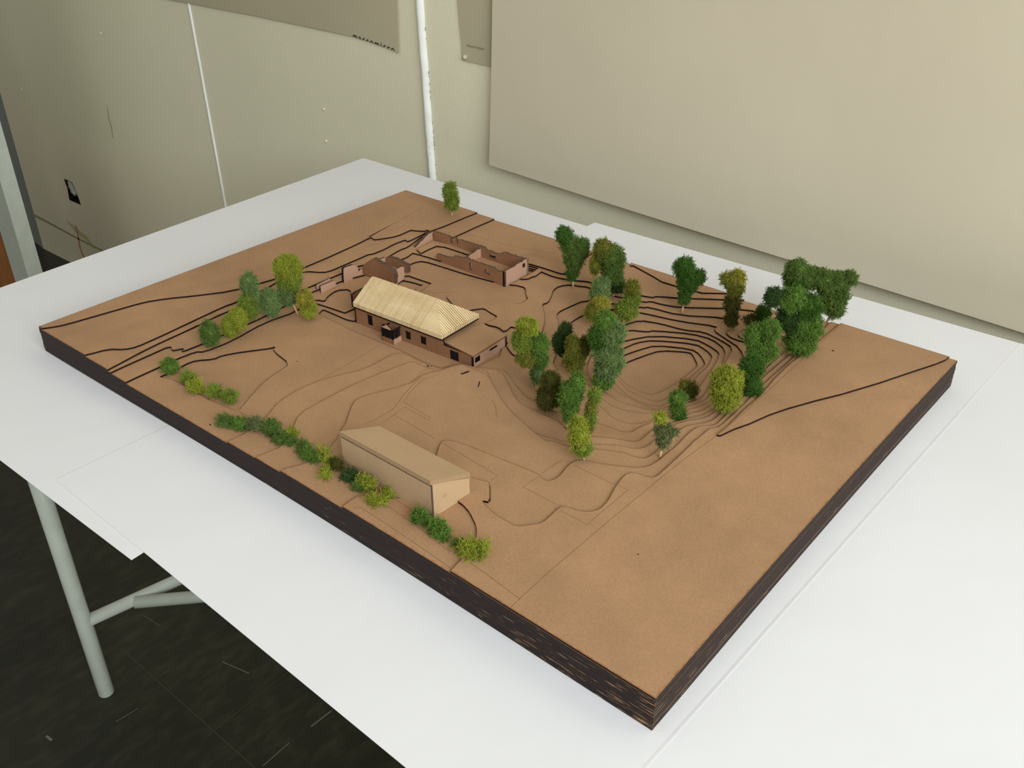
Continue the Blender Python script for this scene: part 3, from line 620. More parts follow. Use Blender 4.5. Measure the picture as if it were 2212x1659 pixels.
hl = [rect(*w_) for w_ in wins] + [rect(door[0], door[1] + .001, door[2], door[3]), rect(dw[0], dw[1] - .006, dw[2] + .004, dw[3])]
plate('front_wall', [BOARD_SHADED, BURN], A0, ax, out, hl, .002, house, nx)
for w_ in wins:
    mb = MB(); o_ = A0 + nx * .0014 + ax * w_[0]; mb.box((o_.x, o_.y, w_[1]), ax * (w_[2] - w_[0]), nx * .0006, (0, 0, w_[3] - w_[1])); f = mb.build('window', [BLACK], house)
    mb = MB()
    for s_ in (0, .5, 1):
        p = A0 + nx * .0006 + ax * (w_[0] + (w_[2] - w_[0] - .0006) * s_); mb.box((p.x, p.y, w_[1]), ax * .0006, nx * .0006, (0, 0, w_[3] - w_[1]))
    for t_ in (0, .5, 1):
        p = A0 + nx * .0006 + ax * w_[0]; mb.box((p.x, p.y, w_[1] + (w_[3] - w_[1] - .0006) * t_), ax * (w_[2] - w_[0]), nx * .0006, (0, 0, .0006))
    mb.build('window_frame', [BURN], f)
    for t_ in (w_[3] + .0002,):
        p = A0 - nx * .0002 + ax * (w_[0] - .0008); mb = MB(); mb.box((p.x, p.y, t_), ax * (w_[2] - w_[0] + .0016), nx * .0003, (0, 0, .0010)); mb.build('lintel', [BURN], f)
# other walls
def wallbox(name, p, d, L, z0, z1, th, inn, m=(BOARD_SHADED, BURN), holes=()):
    return plate(name, list(m), p, d, [(0, z0), (L, z0), (L, z1), (0, z1)], [rect(*h) for h in holes], th, house, inn)
wallbox('gable_wall', A0, nx, depth, ZG, zw, .002, ax)
wallbox('back_wall', A0 + nx * depth, ax, Ltot, ZG, min(zw, za), .002, -nx)
eC = A0 + ax * Ltot
def s_east(u, v):
    d = Vector(ray(u, v)); t = (eC - Vector(CAM)).dot(ax) / d.dot(ax); p = Vector(CAM) + d * t; return (p - eC).dot(nx), p.z
dA = s_east(1093, 727)[0]; zE = s_east(1091, 732)[1]
e1 = s_east(1025, 771); e2 = s_east(1036, 784); e3 = s_east(1058, 754); e4 = s_east(1074, 759)
w1 = (e1[0] + .001, min(s_east(1026, 783)[1], za - .006), e2[0], za - .0012); 
w1 = (s_east(1026, 780)[0], s_east(1026, 785)[1], s_east(1037, 772)[0], s_east(1037, 766.5)[1])
w2 = (s_east(1058, 757)[0], s_east(1058, 758.5)[1], s_east(1074, 748)[0], s_east(1074, 744.5)[1])
print('ANNEX depth', dA, 'zE', zE, 'w1', w1, 'w2', w2)
dep2 = max(dA - .002, .02)
plate('annex_wall', [BOARD_LIT, BURN], eC, nx, [(0, ZG), (dep2, ZG), (dep2, za), (0, za)], [rect(*w1), rect(*w2)], .002, house, -ax)
mb = MB(); p = eC - ax * .0026 + nx * .003; mb.box((p.x, p.y, ZG), -ax * .0005, nx * (dep2 - .006), (0, 0, za - ZG - .001)); mb.build('annex_inner_shade', [BLACK], house)  # black sheet behind the windows stands for the shade inside
mb = MB(); p = A0 + ax * (door[0] - .001) + nx * .0022; mb.box((p.x, p.y, ZG), ax * (door[2] - door[0] + .002), nx * .0006, (0, 0, za - ZG - .001)); mb.build('doorway_shade', [BLACK], house)  # black sheet stands for the shade inside the door opening
# corner post and seam
mb = MB(); p = A0 + ax * (Ltot - .0012) - nx * .0003; mb.box((p.x, p.y, ZG), ax * .0016, nx * .0012, (0, 0, za - ZG)); mb.build('corner_edge', [BURN], house)
mb = MB(); p = A0 + ax * sH - nx * .0002; mb.box((p.x, p.y, ZG), ax * .0004, nx * .0002, (0, 0, zw - ZG - .002)); mb.build('wall_seam', [ENG], house)
mb = MB(); p = A0 - nx * .0003 + ax * 0; mb.box((p.x - ax.x * .0003, p.y - ax.y * .0003, ZG), ax * .0014, nx * .0012, (0, 0, zw - ZG)); mb.build('corner_edge', [BURN], house)
# annex roof plate
ra = [onz(957, 736, za + .002), onz(1022, 769.5, za + .002), onz(1093.5, 724.5, za + .002), onz(1029, 691, za + .002)]
ra[0] = ra[0] - ax * .006
ra = [ra[0], ra[1], ra[2], ra[3] - ax * .006]
V, tr = region([[(p.x, p.y) for p in ra]], []); mb = MB(); slab(mb, V, tr, lambda x, y, h: (x, y, za + .002 + h), .002, 0, 1); mb.build('annex_roof', [MDF, ENG], house)
# ribbed roof: block of laminated strips, gable on the left, hip on the right
ev = .0050                                     # depth of the straight eave edge
z0 = zw + .0018
f0 = (s_at(765, 654, 0)[0], -.0022); 
sR = (onz(957, 730, z0 + .001) - A0).dot(ax); 
apex_off = depth / 2
sa, zr = s_pl(945, 647, apex_off); sl, zr2 = s_pl(803, 596, apex_off); zr = (zr + zr2) / 2
ov = .0022; s0 = f0[0]; s1 = max(sR, eL); d0 = -ov; d1 = depth + ov
print('ROOF s0 %.3f s1 %.3f sa %.3f sl %.3f zr %.4f z0 %.4f' % (s0, s1, sa, sl, zr, z0))
roof = MB(); NS = 62; step = (sa - s0) / NS
def rp(s, d, z): p = A0 + ax * s + nx * d; return (p.x, p.y, z)
rnd = random.Random(5)
dm = (d0 + d1) / 2
for i in range(NS):                            # strips of the gabled length
    a, b = s0 + step * i, s0 + step * (i + 1); gp = step * rnd.choice([.08, .13, .18, .26]); dz = rnd.uniform(-.0003, .0003) - (.0016 if i == 0 else .0006 if i == 1 else 0)
    ii = 0 if i else 0
    prof = [(d0, z0), (d1, z0), (d1, z0 + ev), (dm + .0022, zr - .0008 + dz), (dm, zr + dz), (dm - .0022, zr - .0008 + dz), (d0, z0 + ev)]
    vs = [rp(a + gp, d, z) for d, z in prof] + [rp(b - gp, d, z) for d, z in prof]; n = len(prof)
    roof.add(vs, [tuple(range(n))[::-1], tuple(range(n, 2 * n))] + [(j, (j + 1) % n, n + (j + 1) % n, n + j) for j in range(n)])
    m_ = roof.m
core = MB()
prof = [(d0 + .0003, z0 + .0001), (d1 - .0003, z0 + .0001), (d1 - .0003, z0 + ev - .0003), (dm, zr - .0006), (d0 + .0003, z0 + ev - .0003)]
vs = [rp(s0 + .0006, d, z) for d, z in prof] + [rp(sa, d, z) for d, z in prof]; n = 5
core.add(vs, [tuple(range(n))[::-1], tuple(range(n, 2 * n))] + [(j, (j + 1) % n, n + (j + 1) % n, n + j) for j in range(n)])
NH = 22                                        # hip end: strips run parallel to the ridge, mitred against the long slope
hw = (d1 - d0) / NH
for i in range(NH):
    a, b = d0 + hw * i, d0 + hw * (i + 1); g_ = hw * rnd.choice([.12, .15, .2]); a += g_; b -= g_
    def zh(s, d):                              # hipped surface height
        t1 = (s1 - s) / (s1 - sa); t2 = 1 - abs(d - dm) / (dm - d0); return z0 + ev + (zr - z0 - ev) * max(0, min(t1, t2))
    def sx(d): return s1 - (s1 - sa) * (1 - abs(d - dm) / (dm - d0))
    sA_, sB_ = sx(a), sx(b)
    for (p, q, sp, sq) in (((a, b, sA_, sB_)),):
        vs = [rp(sp, p, z0), rp(s1, p, z0), rp(s1, q, z0), rp(sq, q, z0), rp(sp, p, zh(sp, p)), rp(s1, p, z0 + ev), rp(s1, q, z0 + ev), rp(sq, q, zh(sq, q))]
        roof.add(vs, [(0, 3, 2, 1), (4, 5, 6, 7), (0, 1, 5, 4), (1, 2, 6, 5), (2, 3, 7, 6), (3, 0, 4, 7)])
# long slopes continue past the apex, shrinking with the hip
n2 = int((s1 - sa) / step)
for i in range(n2):
    a, b = sa + (s1 - sa) / n2 * i, sa + (s1 - sa) / n2 * (i + 1); g_ = step * .10; a += g_; b -= g_
    for sg in (-1, 1):
        def dd(s): return dm + sg * (dm - d0) * ((s - sa) / (s1 - sa))
        e = dm + sg * (dm - d0)
        zt_ = lambda s: zr + (z0 + ev - zr) * ((s - sa) / (s1 - sa))
        vs = [rp(a, dd(a), z0), rp(b, dd(b), z0), rp(b, e, z0), rp(a, e, z0), rp(a, dd(a), zt_(a)), rp(b, dd(b), zt_(b)), rp(b, e, z0 + ev), rp(a, e, z0 + ev)]
        fs = [(0, 3, 2, 1), (4, 5, 6, 7), (0, 1, 5, 4), (1, 2, 6, 5), (2, 3, 7, 6), (3, 0, 4, 7)]
        roof.add(vs, fs if sg > 0 else [f[::-1] for f in fs])
r_ = roof.build('ribbed_roof', [ROOFW], house)
core.add([rp(sa, d0 + .0003, z0), rp(s1 - .0004, d0 + .0003, z0), rp(s1 - .0004, d1 - .0003, z0), rp(sa, d1 - .0003, z0), rp(sa, d0 + .0003, z0 + ev - .0003), rp(s1 - .0004, d0 + .0003, z0 + ev - .0003), rp(s1 - .0004, d1 - .0003, z0 + ev - .0003), rp(sa, d1 - .0003, z0 + ev - .0003), rp(sa, dm, zr - .0006)],
         [(0, 3, 2, 1), (0, 1, 5, 4), (1, 2, 6, 5), (2, 3, 7, 6), (4, 5, 8), (5, 6, 8), (6, 7, 8), (3, 0, 4, 8, 7)])
core.build('glue_lines', [ROOFD], r_)
mb = MB(); p = Vector(rp(s0 + .0002, d0 + .0004, zw - .0002)); mb.box(p, ax * (s1 - s0 - .0004), nx * (d1 - d0 - .0008), (0, 0, .0019)); mb.build('eave_board', [BURN], house)
# porch
pf = s_at(826, 740, 0)[0]; pq = .013
Pq = onz(850, 745, ZG); pd = max(.006, -(Pq - A0).dot(nx)); sp1 = (Pq - A0).dot(ax); sp0 = s_at(832, 722, 0)[0] - .001
Pl = onz(826.5, 735, ZG); sp0 = (Pl - A0).dot(ax)
zp = height(Pq.x, Pq.y, 716)
print('PORCH', sp0, sp1, pd, zp - ZG, height(Pq.x, Pq.y, 716) - ZG)
porch = MB(); h0 = ZG + (zp - ZG) * .34
def pb(s, d, z, ls, ld, lz, m): p = A0 + ax * s - nx * d; porch.box((p.x, p.y, z), ax * ls, nx * ld, (0, 0, lz), m)
wp = sp1 - sp0
pb(sp0, pd, ZG, wp, .0012, h0 - ZG, 0)                                   # low front panel
pb(sp1 - .0012, pd, ZG, .0012, pd, h0 - ZG, 2); pb(sp0, pd, ZG, .0012, pd, h0 - ZG, 0)
for s_ in (0, .33, .62, 1): pb(sp0 + (wp - .0011) * s_, pd, h0, .0011, .0011, zp - h0, 1)
for s_ in (.5, 1): pb(sp1 - .0011, pd * s_, h0, .0011, .0011, zp - h0, 1)
pb(sp0, pd, zp - .0012, wp, .0011, .0016, 1); pb(sp1 - .0011, pd, zp - .0012, .0011, pd, .0016, 1); pb(sp0, pd, zp - .0012, .0011, pd, .0016, 1); pb(sp0, pd, (h0 + zp) / 2, wp * .62, .0011, .0009, 1)
p = A0 + ax * sp0 - nx * pd; porch.add([p + Vector((0, 0, zp - ZG + .0002)), p + ax * wp * .8 + Vector((0, 0, zp - ZG + .0002)), p + ax * wp * .42 + Vector((0, 0, zp - ZG + .0048)),
    p + nx * .0012 + Vector((0, 0, zp - ZG + .0002)), p + nx * .0012 + ax * wp * .8 + Vector((0, 0, zp - ZG + .0002)), p + nx * .0012 + ax * wp * .42 + Vector((0, 0, zp - ZG + .0048))],
    [(0, 1, 2), (5, 4, 3), (0, 3, 4, 1), (1, 4, 5, 2), (2, 5, 3, 0)], 2)
pb(sp0 + .0006, pd - .0012, h0, wp - .0012, .0004, zp - h0 - .001, 3); pb(sp1 - .0016, pd - .0006, h0, .0004, pd - .001, zp - h0 - .001, 3)
pb(sp0 + .001, pd - .001, ZG + .001, wp - .002, pd - .002, .002, 3)
porch.build('porch', [BOARD_SHADED, BURN, BOARD_LIT, BLACK], house)
# dark rear wing wall beside the gable
q0 = onz(761, 669, ZG); zt = height(q0.x, q0.y, 636)
plate('rear_wing_wall', [BOARD_SHADED, BURN], (q0.x, q0.y), nx, [(0, ZG), (.05, ZG), (.05, zt - .001), (.03, zt + .001), (.006, zt + .0015), (0, zt)], [], .003, house, ax)

# ------------------------------------------------------------------ ruins
def jag(pts, amp, rnd, step=.0022):
    out = []
    for (a, b) in zip(pts[:-1], pts[1:]):
        L = math.hypot(b[0] - a[0], b[1] - a[1]); n = max(1, int(L / step)); out.append(a)
        for i in range(1, n): t = i / n; out.append((a[0] + (b[0] - a[0]) * t, a[1] + (b[1] - a[1]) * t + rnd.uniform(-amp, amp)))
    return out + [pts[-1]]
zr1 = Z(1); zr2_ = Z(2)
SE = onz(1090, 617.5, Z(0) + T * .7); NE = onz(1142, 589, Z(1)); rx = None
FW = onz(943, 563, Z(1)); BL = onz(935, 528, Z(3))
ra_ = (SE - FW); ra_.z = 0; rx = ra_.normalized(); ry = Vector((-rx.y, rx.x, 0)); rd = (NE - SE).dot(ry); rL0 = (BL - SE).dot(rx)
print('RUIN rx', tuple(rx), 'depth', rd, 'len', (SE - FW).length, 'BL', rL0, (BL - SE).dot(ry))
ruin = empty('ruin_walls', SE - rx * .08 + ry * rd / 2, 'long roofless model ruin with jagged walls and window openings beyond the courtyard', 'model building')
def rpl(u, v, off):                           # on plane parallel to the front wall
    d = Vector(ray(u, v)); t = ((SE + ry * off) - Vector(CAM)).dot(ry) / d.dot(ry); p = Vector(CAM) + d * t; return (p - SE).dot(rx), p.z
def rpe(u, v, soff):                          # on plane perpendicular, at rx offset
    d = Vector(ray(u, v)); t = ((SE + rx * soff) - Vector(CAM)).dot(rx) / d.dot(rx); p = Vector(CAM) + d * t; return (p - SE).dot(ry), p.z
rnd = random.Random(11)
def cc(x, y): return (850 + x * .1808, 450 + y * .1808)
TH = .003
# front wall
top = [rpl(*cc(*p), 0) for p in ((510, 550), (530, 545), (590, 570), (640, 582), (700, 582), (722, 566), (760, 572), (820, 590), (880, 600), (990, 645), (1060, 665), (1120, 685), (1200, 712), (1230, 745), (1255, 752), (1290, 755), (1318, 757))]
lo = Z(0) - .001
outl = [(top[0][0], lo)] + [(0, lo)] + [(0, top[-1][1])] + jag(top[::-1], .0009, rnd)[1:]
dr = [rpl(*cc(*p), 0) for p in ((905, 648), (942, 745), (1090, 722), (1122, 765), (1152, 803))]
plate('front_wall', [BOARD_SHADED, LAMI], SE, rx, outl, [rect(dr[0][0], dr[1][1], dr[1][0], dr[0][1]), [(dr[2][0], dr[4][1] + .001), (dr[4][0], dr[4][1]), (dr[4][0], dr[4][1] + .002), (dr[3][0], dr[3][1] + .001), (dr[3][0], dr[2][1]), (dr[2][0], dr[2][1])]], TH, ruin, ry)
# right end wall
topE = [rpe(*cc(*p), 0) for p in ((1325, 757), (1360, 735), (1400, 715), (1450, 695), (1500, 655), (1540, 640), (1560, 615), (1600, 603), (1612, 605))]
we = [rpe(*cc(*p), 0) for p in ((1541, 715), (1572, 650))]
plate('end_wall', [BOARD_LIT, LAMI], SE, ry, [(topE[-1][0], Z(0)), (topE[-1][0], topE[-1][1])] + jag(topE[::-1], .0008, rnd)[1:] + [(0, lo)], [rect(we[0][0], we[0][1], we[1][0], we[1][1])], TH, ruin, -rx)
dE = topE[-1][0]
mb = MB(); p = SE - rx * .0025 - ry * .0004; mb.box((p.x, p.y, lo), rx * .0027, ry * .0005, (0, 0, topE[0][1] - lo)); mb.build('corner_edge', [BURN], ruin)
# back wall, seen from inside
bk = [rpl(*cc(*p), dE - TH) for p in ((470, 272), (520, 285), (590, 310), (660, 335), (700, 350), (745, 352), (770, 375), (870, 398), (950, 425), (1040, 450), (1088, 462), (1098, 490), (1160, 515), (1250, 548), (1290, 530), (1320, 528), (1400, 552), (1480, 583), (1560, 598))]
wb = [rpl(*cc(*p), dE - TH) for p in ((680, 352), (710, 418), (1140, 540), (1220, 612))]
pB = SE + ry * (dE - TH)
zlo = Z(2) - .001
V0 = jag(bk[::-1], .0009, rnd)
notch = [(wb[0][0], wb[1][1]), (wb[1][0], wb[1][1]), (wb[1][0], wb[0][1] + .004), (wb[0][0], wb[0][1] + .004)]
slit = [rpl(*cc(*p), dE - TH) for p in ((752, 395), (768, 442), (775, 385), (745, 340))]
plate('back_wall', [BOARD_SHADED, LAMI], pB, rx, [(bk[0][0], zlo), (0, Z(0)), (0, bk[-1][1])] + V0, [notch, slit, rect(wb[2][0], wb[3][1], wb[3][0], wb[2][1])], TH, ruin, ry)
# left raked wall
sL = bk[0][0]
lt = [rpe(*cc(*p), sL) for p in ((465, 280), (430, 300), (390, 335), (350, 380), (300, 430), (260, 480), (238, 510))]
lb = rpe(*cc(238, 512), sL); lb2 = rpe(*cc(470, 428), sL)
plate('raked_wall', [BOARD_LIT, LAMI], SE + rx * sL, ry, [(lb[0], lb[1] - .004), (lb2[0], lb2[1] - .004)] + jag(lt, .0012, rnd), [], TH * 1.6, ruin, -rx)
# cross wall
cs = rpl(*cc(1048, 625), dE - TH)[0]
ct = [rpe(*cc(*p), cs) for p in ((1042, 480), (1000, 500), (960, 530), (930, 545), (900, 575), (888, 590))]; cb = rpe(*cc(1048, 625), cs)
plate('cross_wall', [BOARD_LIT, LAMI], SE + rx * cs, ry, [(.002, zlo), (dE - TH, zlo)] + jag([(dE - TH, ct[0][1])] + ct[1:], .0009, rnd) + [(.002, ct[-1][1] - .001)], [], TH, ruin, -rx)

# small ruin behind the house
def c6(x, y): return (740 + x * .09946, 480 + y * .09946)
zq = Z(0)
q0 = onz(*c6(35, 1350), zq)
sr = empty('ruin_walls', q0, 'small broken model ruin of thick laminated pieces behind the ribbed roof', 'model building')
def pe(u, v, p0, axis):                        # on vertical plane through p0 containing axis
    nn = Vector((-axis.y, axis.x, 0)); d = Vector(ray(u, v)); t = (p0 - Vector(CAM)).dot(nn) / d.dot(nn); p = Vector(CAM) + d * t; return ((p - p0).dot(axis), p.z)
def free_plate(name, base_px, axis, pts, th, inn, mats, zz, low=.0):
    p0 = onz(*base_px, zz); L = [pe(*c6(*p), p0, axis) for p in pts]; 
    L = [(a, b) for a, b in L]
    L = jag(L + [L[0]], .0005, rnd, .002)[:-1]
    return plate(name, mats, p0, axis, L, [], th, sr, inn), p0
X_, Y_ = Vector((1, 0, 0)), Vector((0, 1, 0))
free_plate('side_wall', c6(35, 1350), Y_, [(35, 1352), (440, 1172), (430, 1040), (400, 1020), (375, 1035), (350, 1075), (335, 985), (290, 940), (240, 930), (150, 950), (40, 985), (18, 1020), (22, 1180)], .0035, -X_, [BOARD_LIT, BURN], zq)
free_plate('long_wall', c6(440, 1175), X_, [(430, 1175), (700, 1262), (1120, 1345), (1120, 1110), (1060, 1050), (1000, 990), (930, 920), (860, 895), (820, 900), (800, 870), (740, 850), (700, 800), (650, 793), (560, 850), (500, 885), (455, 925), (430, 1010)], .006, Y_, [BOARD_SHADED, LAMI], zq)
free_plate('inner_wall', c6(800, 960), Y_, [(800, 990), (932, 900), (925, 765), (900, 775), (870, 790), (830, 795), (790, 860)], .003, -X_, [BOARD_LIT, LAMI], zq + T)
free_plate('back_wall', c6(930, 900), X_, [(930, 985), (1230, 1100), (1410, 1200), (1400, 930), (1310, 900), (1230, 850), (1170, 820), (1100, 790), (1010, 765), (930, 765)], .006, Y_, [BOARD_SHADED, LAMI], zq + T)
free_plate('inner_wall', c6(1235, 1305), Y_, [(1180, 1340), (1235, 1305), (1342, 1220), (1335, 985), (1300, 962), (1240, 985), (1200, 1010), (1165, 1015), (1170, 1100), (1210, 1150)], .002, -X_, [BOARD_LIT, LAMI], zq - T)
free_plate('inner_wall', c6(1000, 1370), Y_, [(990, 1380), (1140, 1330), (1112, 1112), (1080, 1118), (1040, 1135), (985, 1185), (988, 1280)], .002, -X_, [BOARD_LIT, LAMI], zq - T)
# low garden wall
gw0 = onz(694, 633, Z(1)); gw = empty('garden_wall', gw0, 'low double model garden wall left of the small ruin', 'model wall')
def c5(x, y): return (600 + x * .0904, 560 + y * .0904)
L = [pe(*c5(*p), gw0, Y_) for p in ((1040, 812), (1395, 645), (1390, 560), (1370, 520), (1345, 505), (1018, 640))]
plate('front_panel', [BOARD_LIT, BURN], gw0, Y_, L, [], .0016, gw, -X_)
g2 = gw0 - X_ * .008; Lr = max(a for a, b in L); zt = max(b for a, b in L)
plate('rear_panel', [BOARD_LIT, BURN], g2, Y_, [(0, Z(1)), (Lr * .9, Z(1)), (Lr * .9, zt + .001), (Lr * .75, zt), (0, zt - .001)], [], .0016, gw, -X_)

# ------------------------------------------------------------------ cardboard shed
zs = Z(4)
B0 = onz(934, 1119, zs); B1 = onz(1015, 1069, zs); B2 = onz(742, 998, zs)
bx_ = (B2 - B0); bx_.z = 0; Ls = bx_.length; bx_.normalize(); by_ = Vector((B1.x - B0.x, B1.y - B0.y, 0)); Ds = by_.length; by_.normalize()
zc = height(B0.x, B0.y, 1048); zc1 = height(B1.x, B1.y, 1031); B2t = B0 + bx_ * Ls; zc2 = height(B2t.x, B2t.y, 941)
print('SHED L %.3f D %.3f zc %.4f zc1 %.4f zc2 %.4f zs %.4f dot %.2f' % (Ls, Ds, zc, zc1, zc2, zs, bx_.dot(by_)))
shed = empty('cardboard_shed', B0 + bx_ * Ls / 2 + by_ * Ds / 2, 'plain tan corrugated cardboard shed with a sloping roof near the front edge', 'model building')
zl = Z(3)
th = .0022
def quad_slab(name, pts, off, mats, edge_mat=1, parent=None):
    """solid plate from four corner points, thickened by vector off"""
    P = [Vector(p) for p in pts]; Q = [p + Vector(off) for p in P]; n = len(P)
    vs = P + Q; fs = [tuple(range(n)), tuple(range(n, 2 * n))[::-1]] + [(i, n + i, n + (i + 1) % n, (i + 1) % n) for i in range(n)]
    o = obj(name, vs, fs, mats, parent, [0, 0] + [edge_mat] * n); bm = bmesh.new(); bm.from_mesh(o.data); bmesh.ops.recalc_face_normals(bm, faces=bm.faces); bm.to_mesh(o.data); bm.free(); return o
V3 = lambda p, z: Vector((p.x, p.y, z))
c_f, c_b, l_f = B0, B1, B0 + bx_ * Ls; l_b = l_f + by_ * Ds
quad_slab('long_wall', [V3(c_f + by_ * 0, zl - .002), V3(l_f, zl - .002), V3(l_f, zc2 - .0014), V3(c_f, zc - .0014)], by_ * th, [CARD, LAMI], 1, shed)
quad_slab('end_wall', [V3(c_f + by_ * th, zl), V3(c_b, zl), V3(c_b, zc1 - .0006), V3(c_f + by_ * th, zc - .0006)], bx_ * th, [CARD, LAMI], 1, shed)
quad_slab('end_wall', [V3(l_f + by_ * th, zl), V3(l_b, zl), V3(l_b, zc1 - .002), V3(l_f + by_ * th, zc2 - .002)], -bx_ * th, [CARD, LAMI], 1, shed)
quad_slab('rear_wall', [V3(c_b + bx_ * th, zl), V3(l_b - bx_ * th, zl), V3(l_b - bx_ * th, zc1 - .003), V3(c_b + bx_ * th, zc1 - .001)], -by_ * th, [CARD, LAMI], 1, shed)
rt = [(935, 1044), (1014, 1027), (795, 913), (737, 934)]
oz = [zc, zc1, zc1 + (zc2 - zc), zc2]
cs_ = [B0, B1, l_b, l_f]
for k_ in range(2):
    e = .0004; off = Vector((0, 0, .0021))
    ps = [V3(B0 - bx_ * e - by_ * e, zc + .0002 + k_ * .0023), V3(B1 - bx_ * e + by_ * e, zc1 + .0002 + k_ * .0023), V3(l_b + bx_ * e + by_ * e, oz[2] + .0002 + k_ * .0023), V3(l_f + bx_ * e - by_ * e, zc2 + .0002 + k_ * .0023)]
    o_ = quad_slab('roof_board', ps, off, [CARD, FLUTE], 1, shed)
    # fluted core inside the visible edges: light liners with dark zigzag
    mb = MB()
    for (P, Q, zig, zq_, outn) in ((ps[0], ps[1], 1, 0, -bx_), (ps[3], ps[0], 0, 0, -by_)):
        n_ = int((Q - P).length / .0016); d_ = (Q - P) / n_
        for i in range(n_ if zig else 0):
            a_ = P + d_ * i + outn * .00015; up1 = .0003 if i % 2 else .0016; up2 = .0016 if i % 2 else .0003
            mb.add([a_ + Vector((0, 0, up1 - .0002)), a_ + d_ + Vector((0, 0, up2 - .0002)), a_ + d_ + Vector((0, 0, up2 + .0003)), a_ + Vector((0, 0, up1 + .0003))], [(0, 1, 2, 3)])
        for zz in ((0, .0018) if zig else (0, .0003, .0006, .0015, .0018)): mb.add([P + outn * .00018 + Vector((0, 0, zz)), Q + outn * .00018 + Vector((0, 0, zz)), Q + outn * .00018 + Vector((0, 0, zz + .0003)), P + outn * .00018 + Vector((0, 0, zz + .0003))], [(0, 1, 2, 3)])
    mb.build('fluting', [CARD], o_)
# fluted left edge of the end wall and small smudge
SM = mat('grey_smudge', (.44, .31, .175), .8, .1)
e_ = pe(962, 1071, B0 - bx_ * .0003, by_)
c_ = B0 - bx_ * .0003 + by_ * e_[0]; mb = MB()
mb.add([c_ + by_ * (.0024 * math.cos(t)) + Vector((0, 0, e_[1] - c_.z + .0022 * math.sin(t))) for t in [i * math.pi / 7 for i in range(14)]], [tuple(range(14))]); mb.build('smudge', [SM], shed)

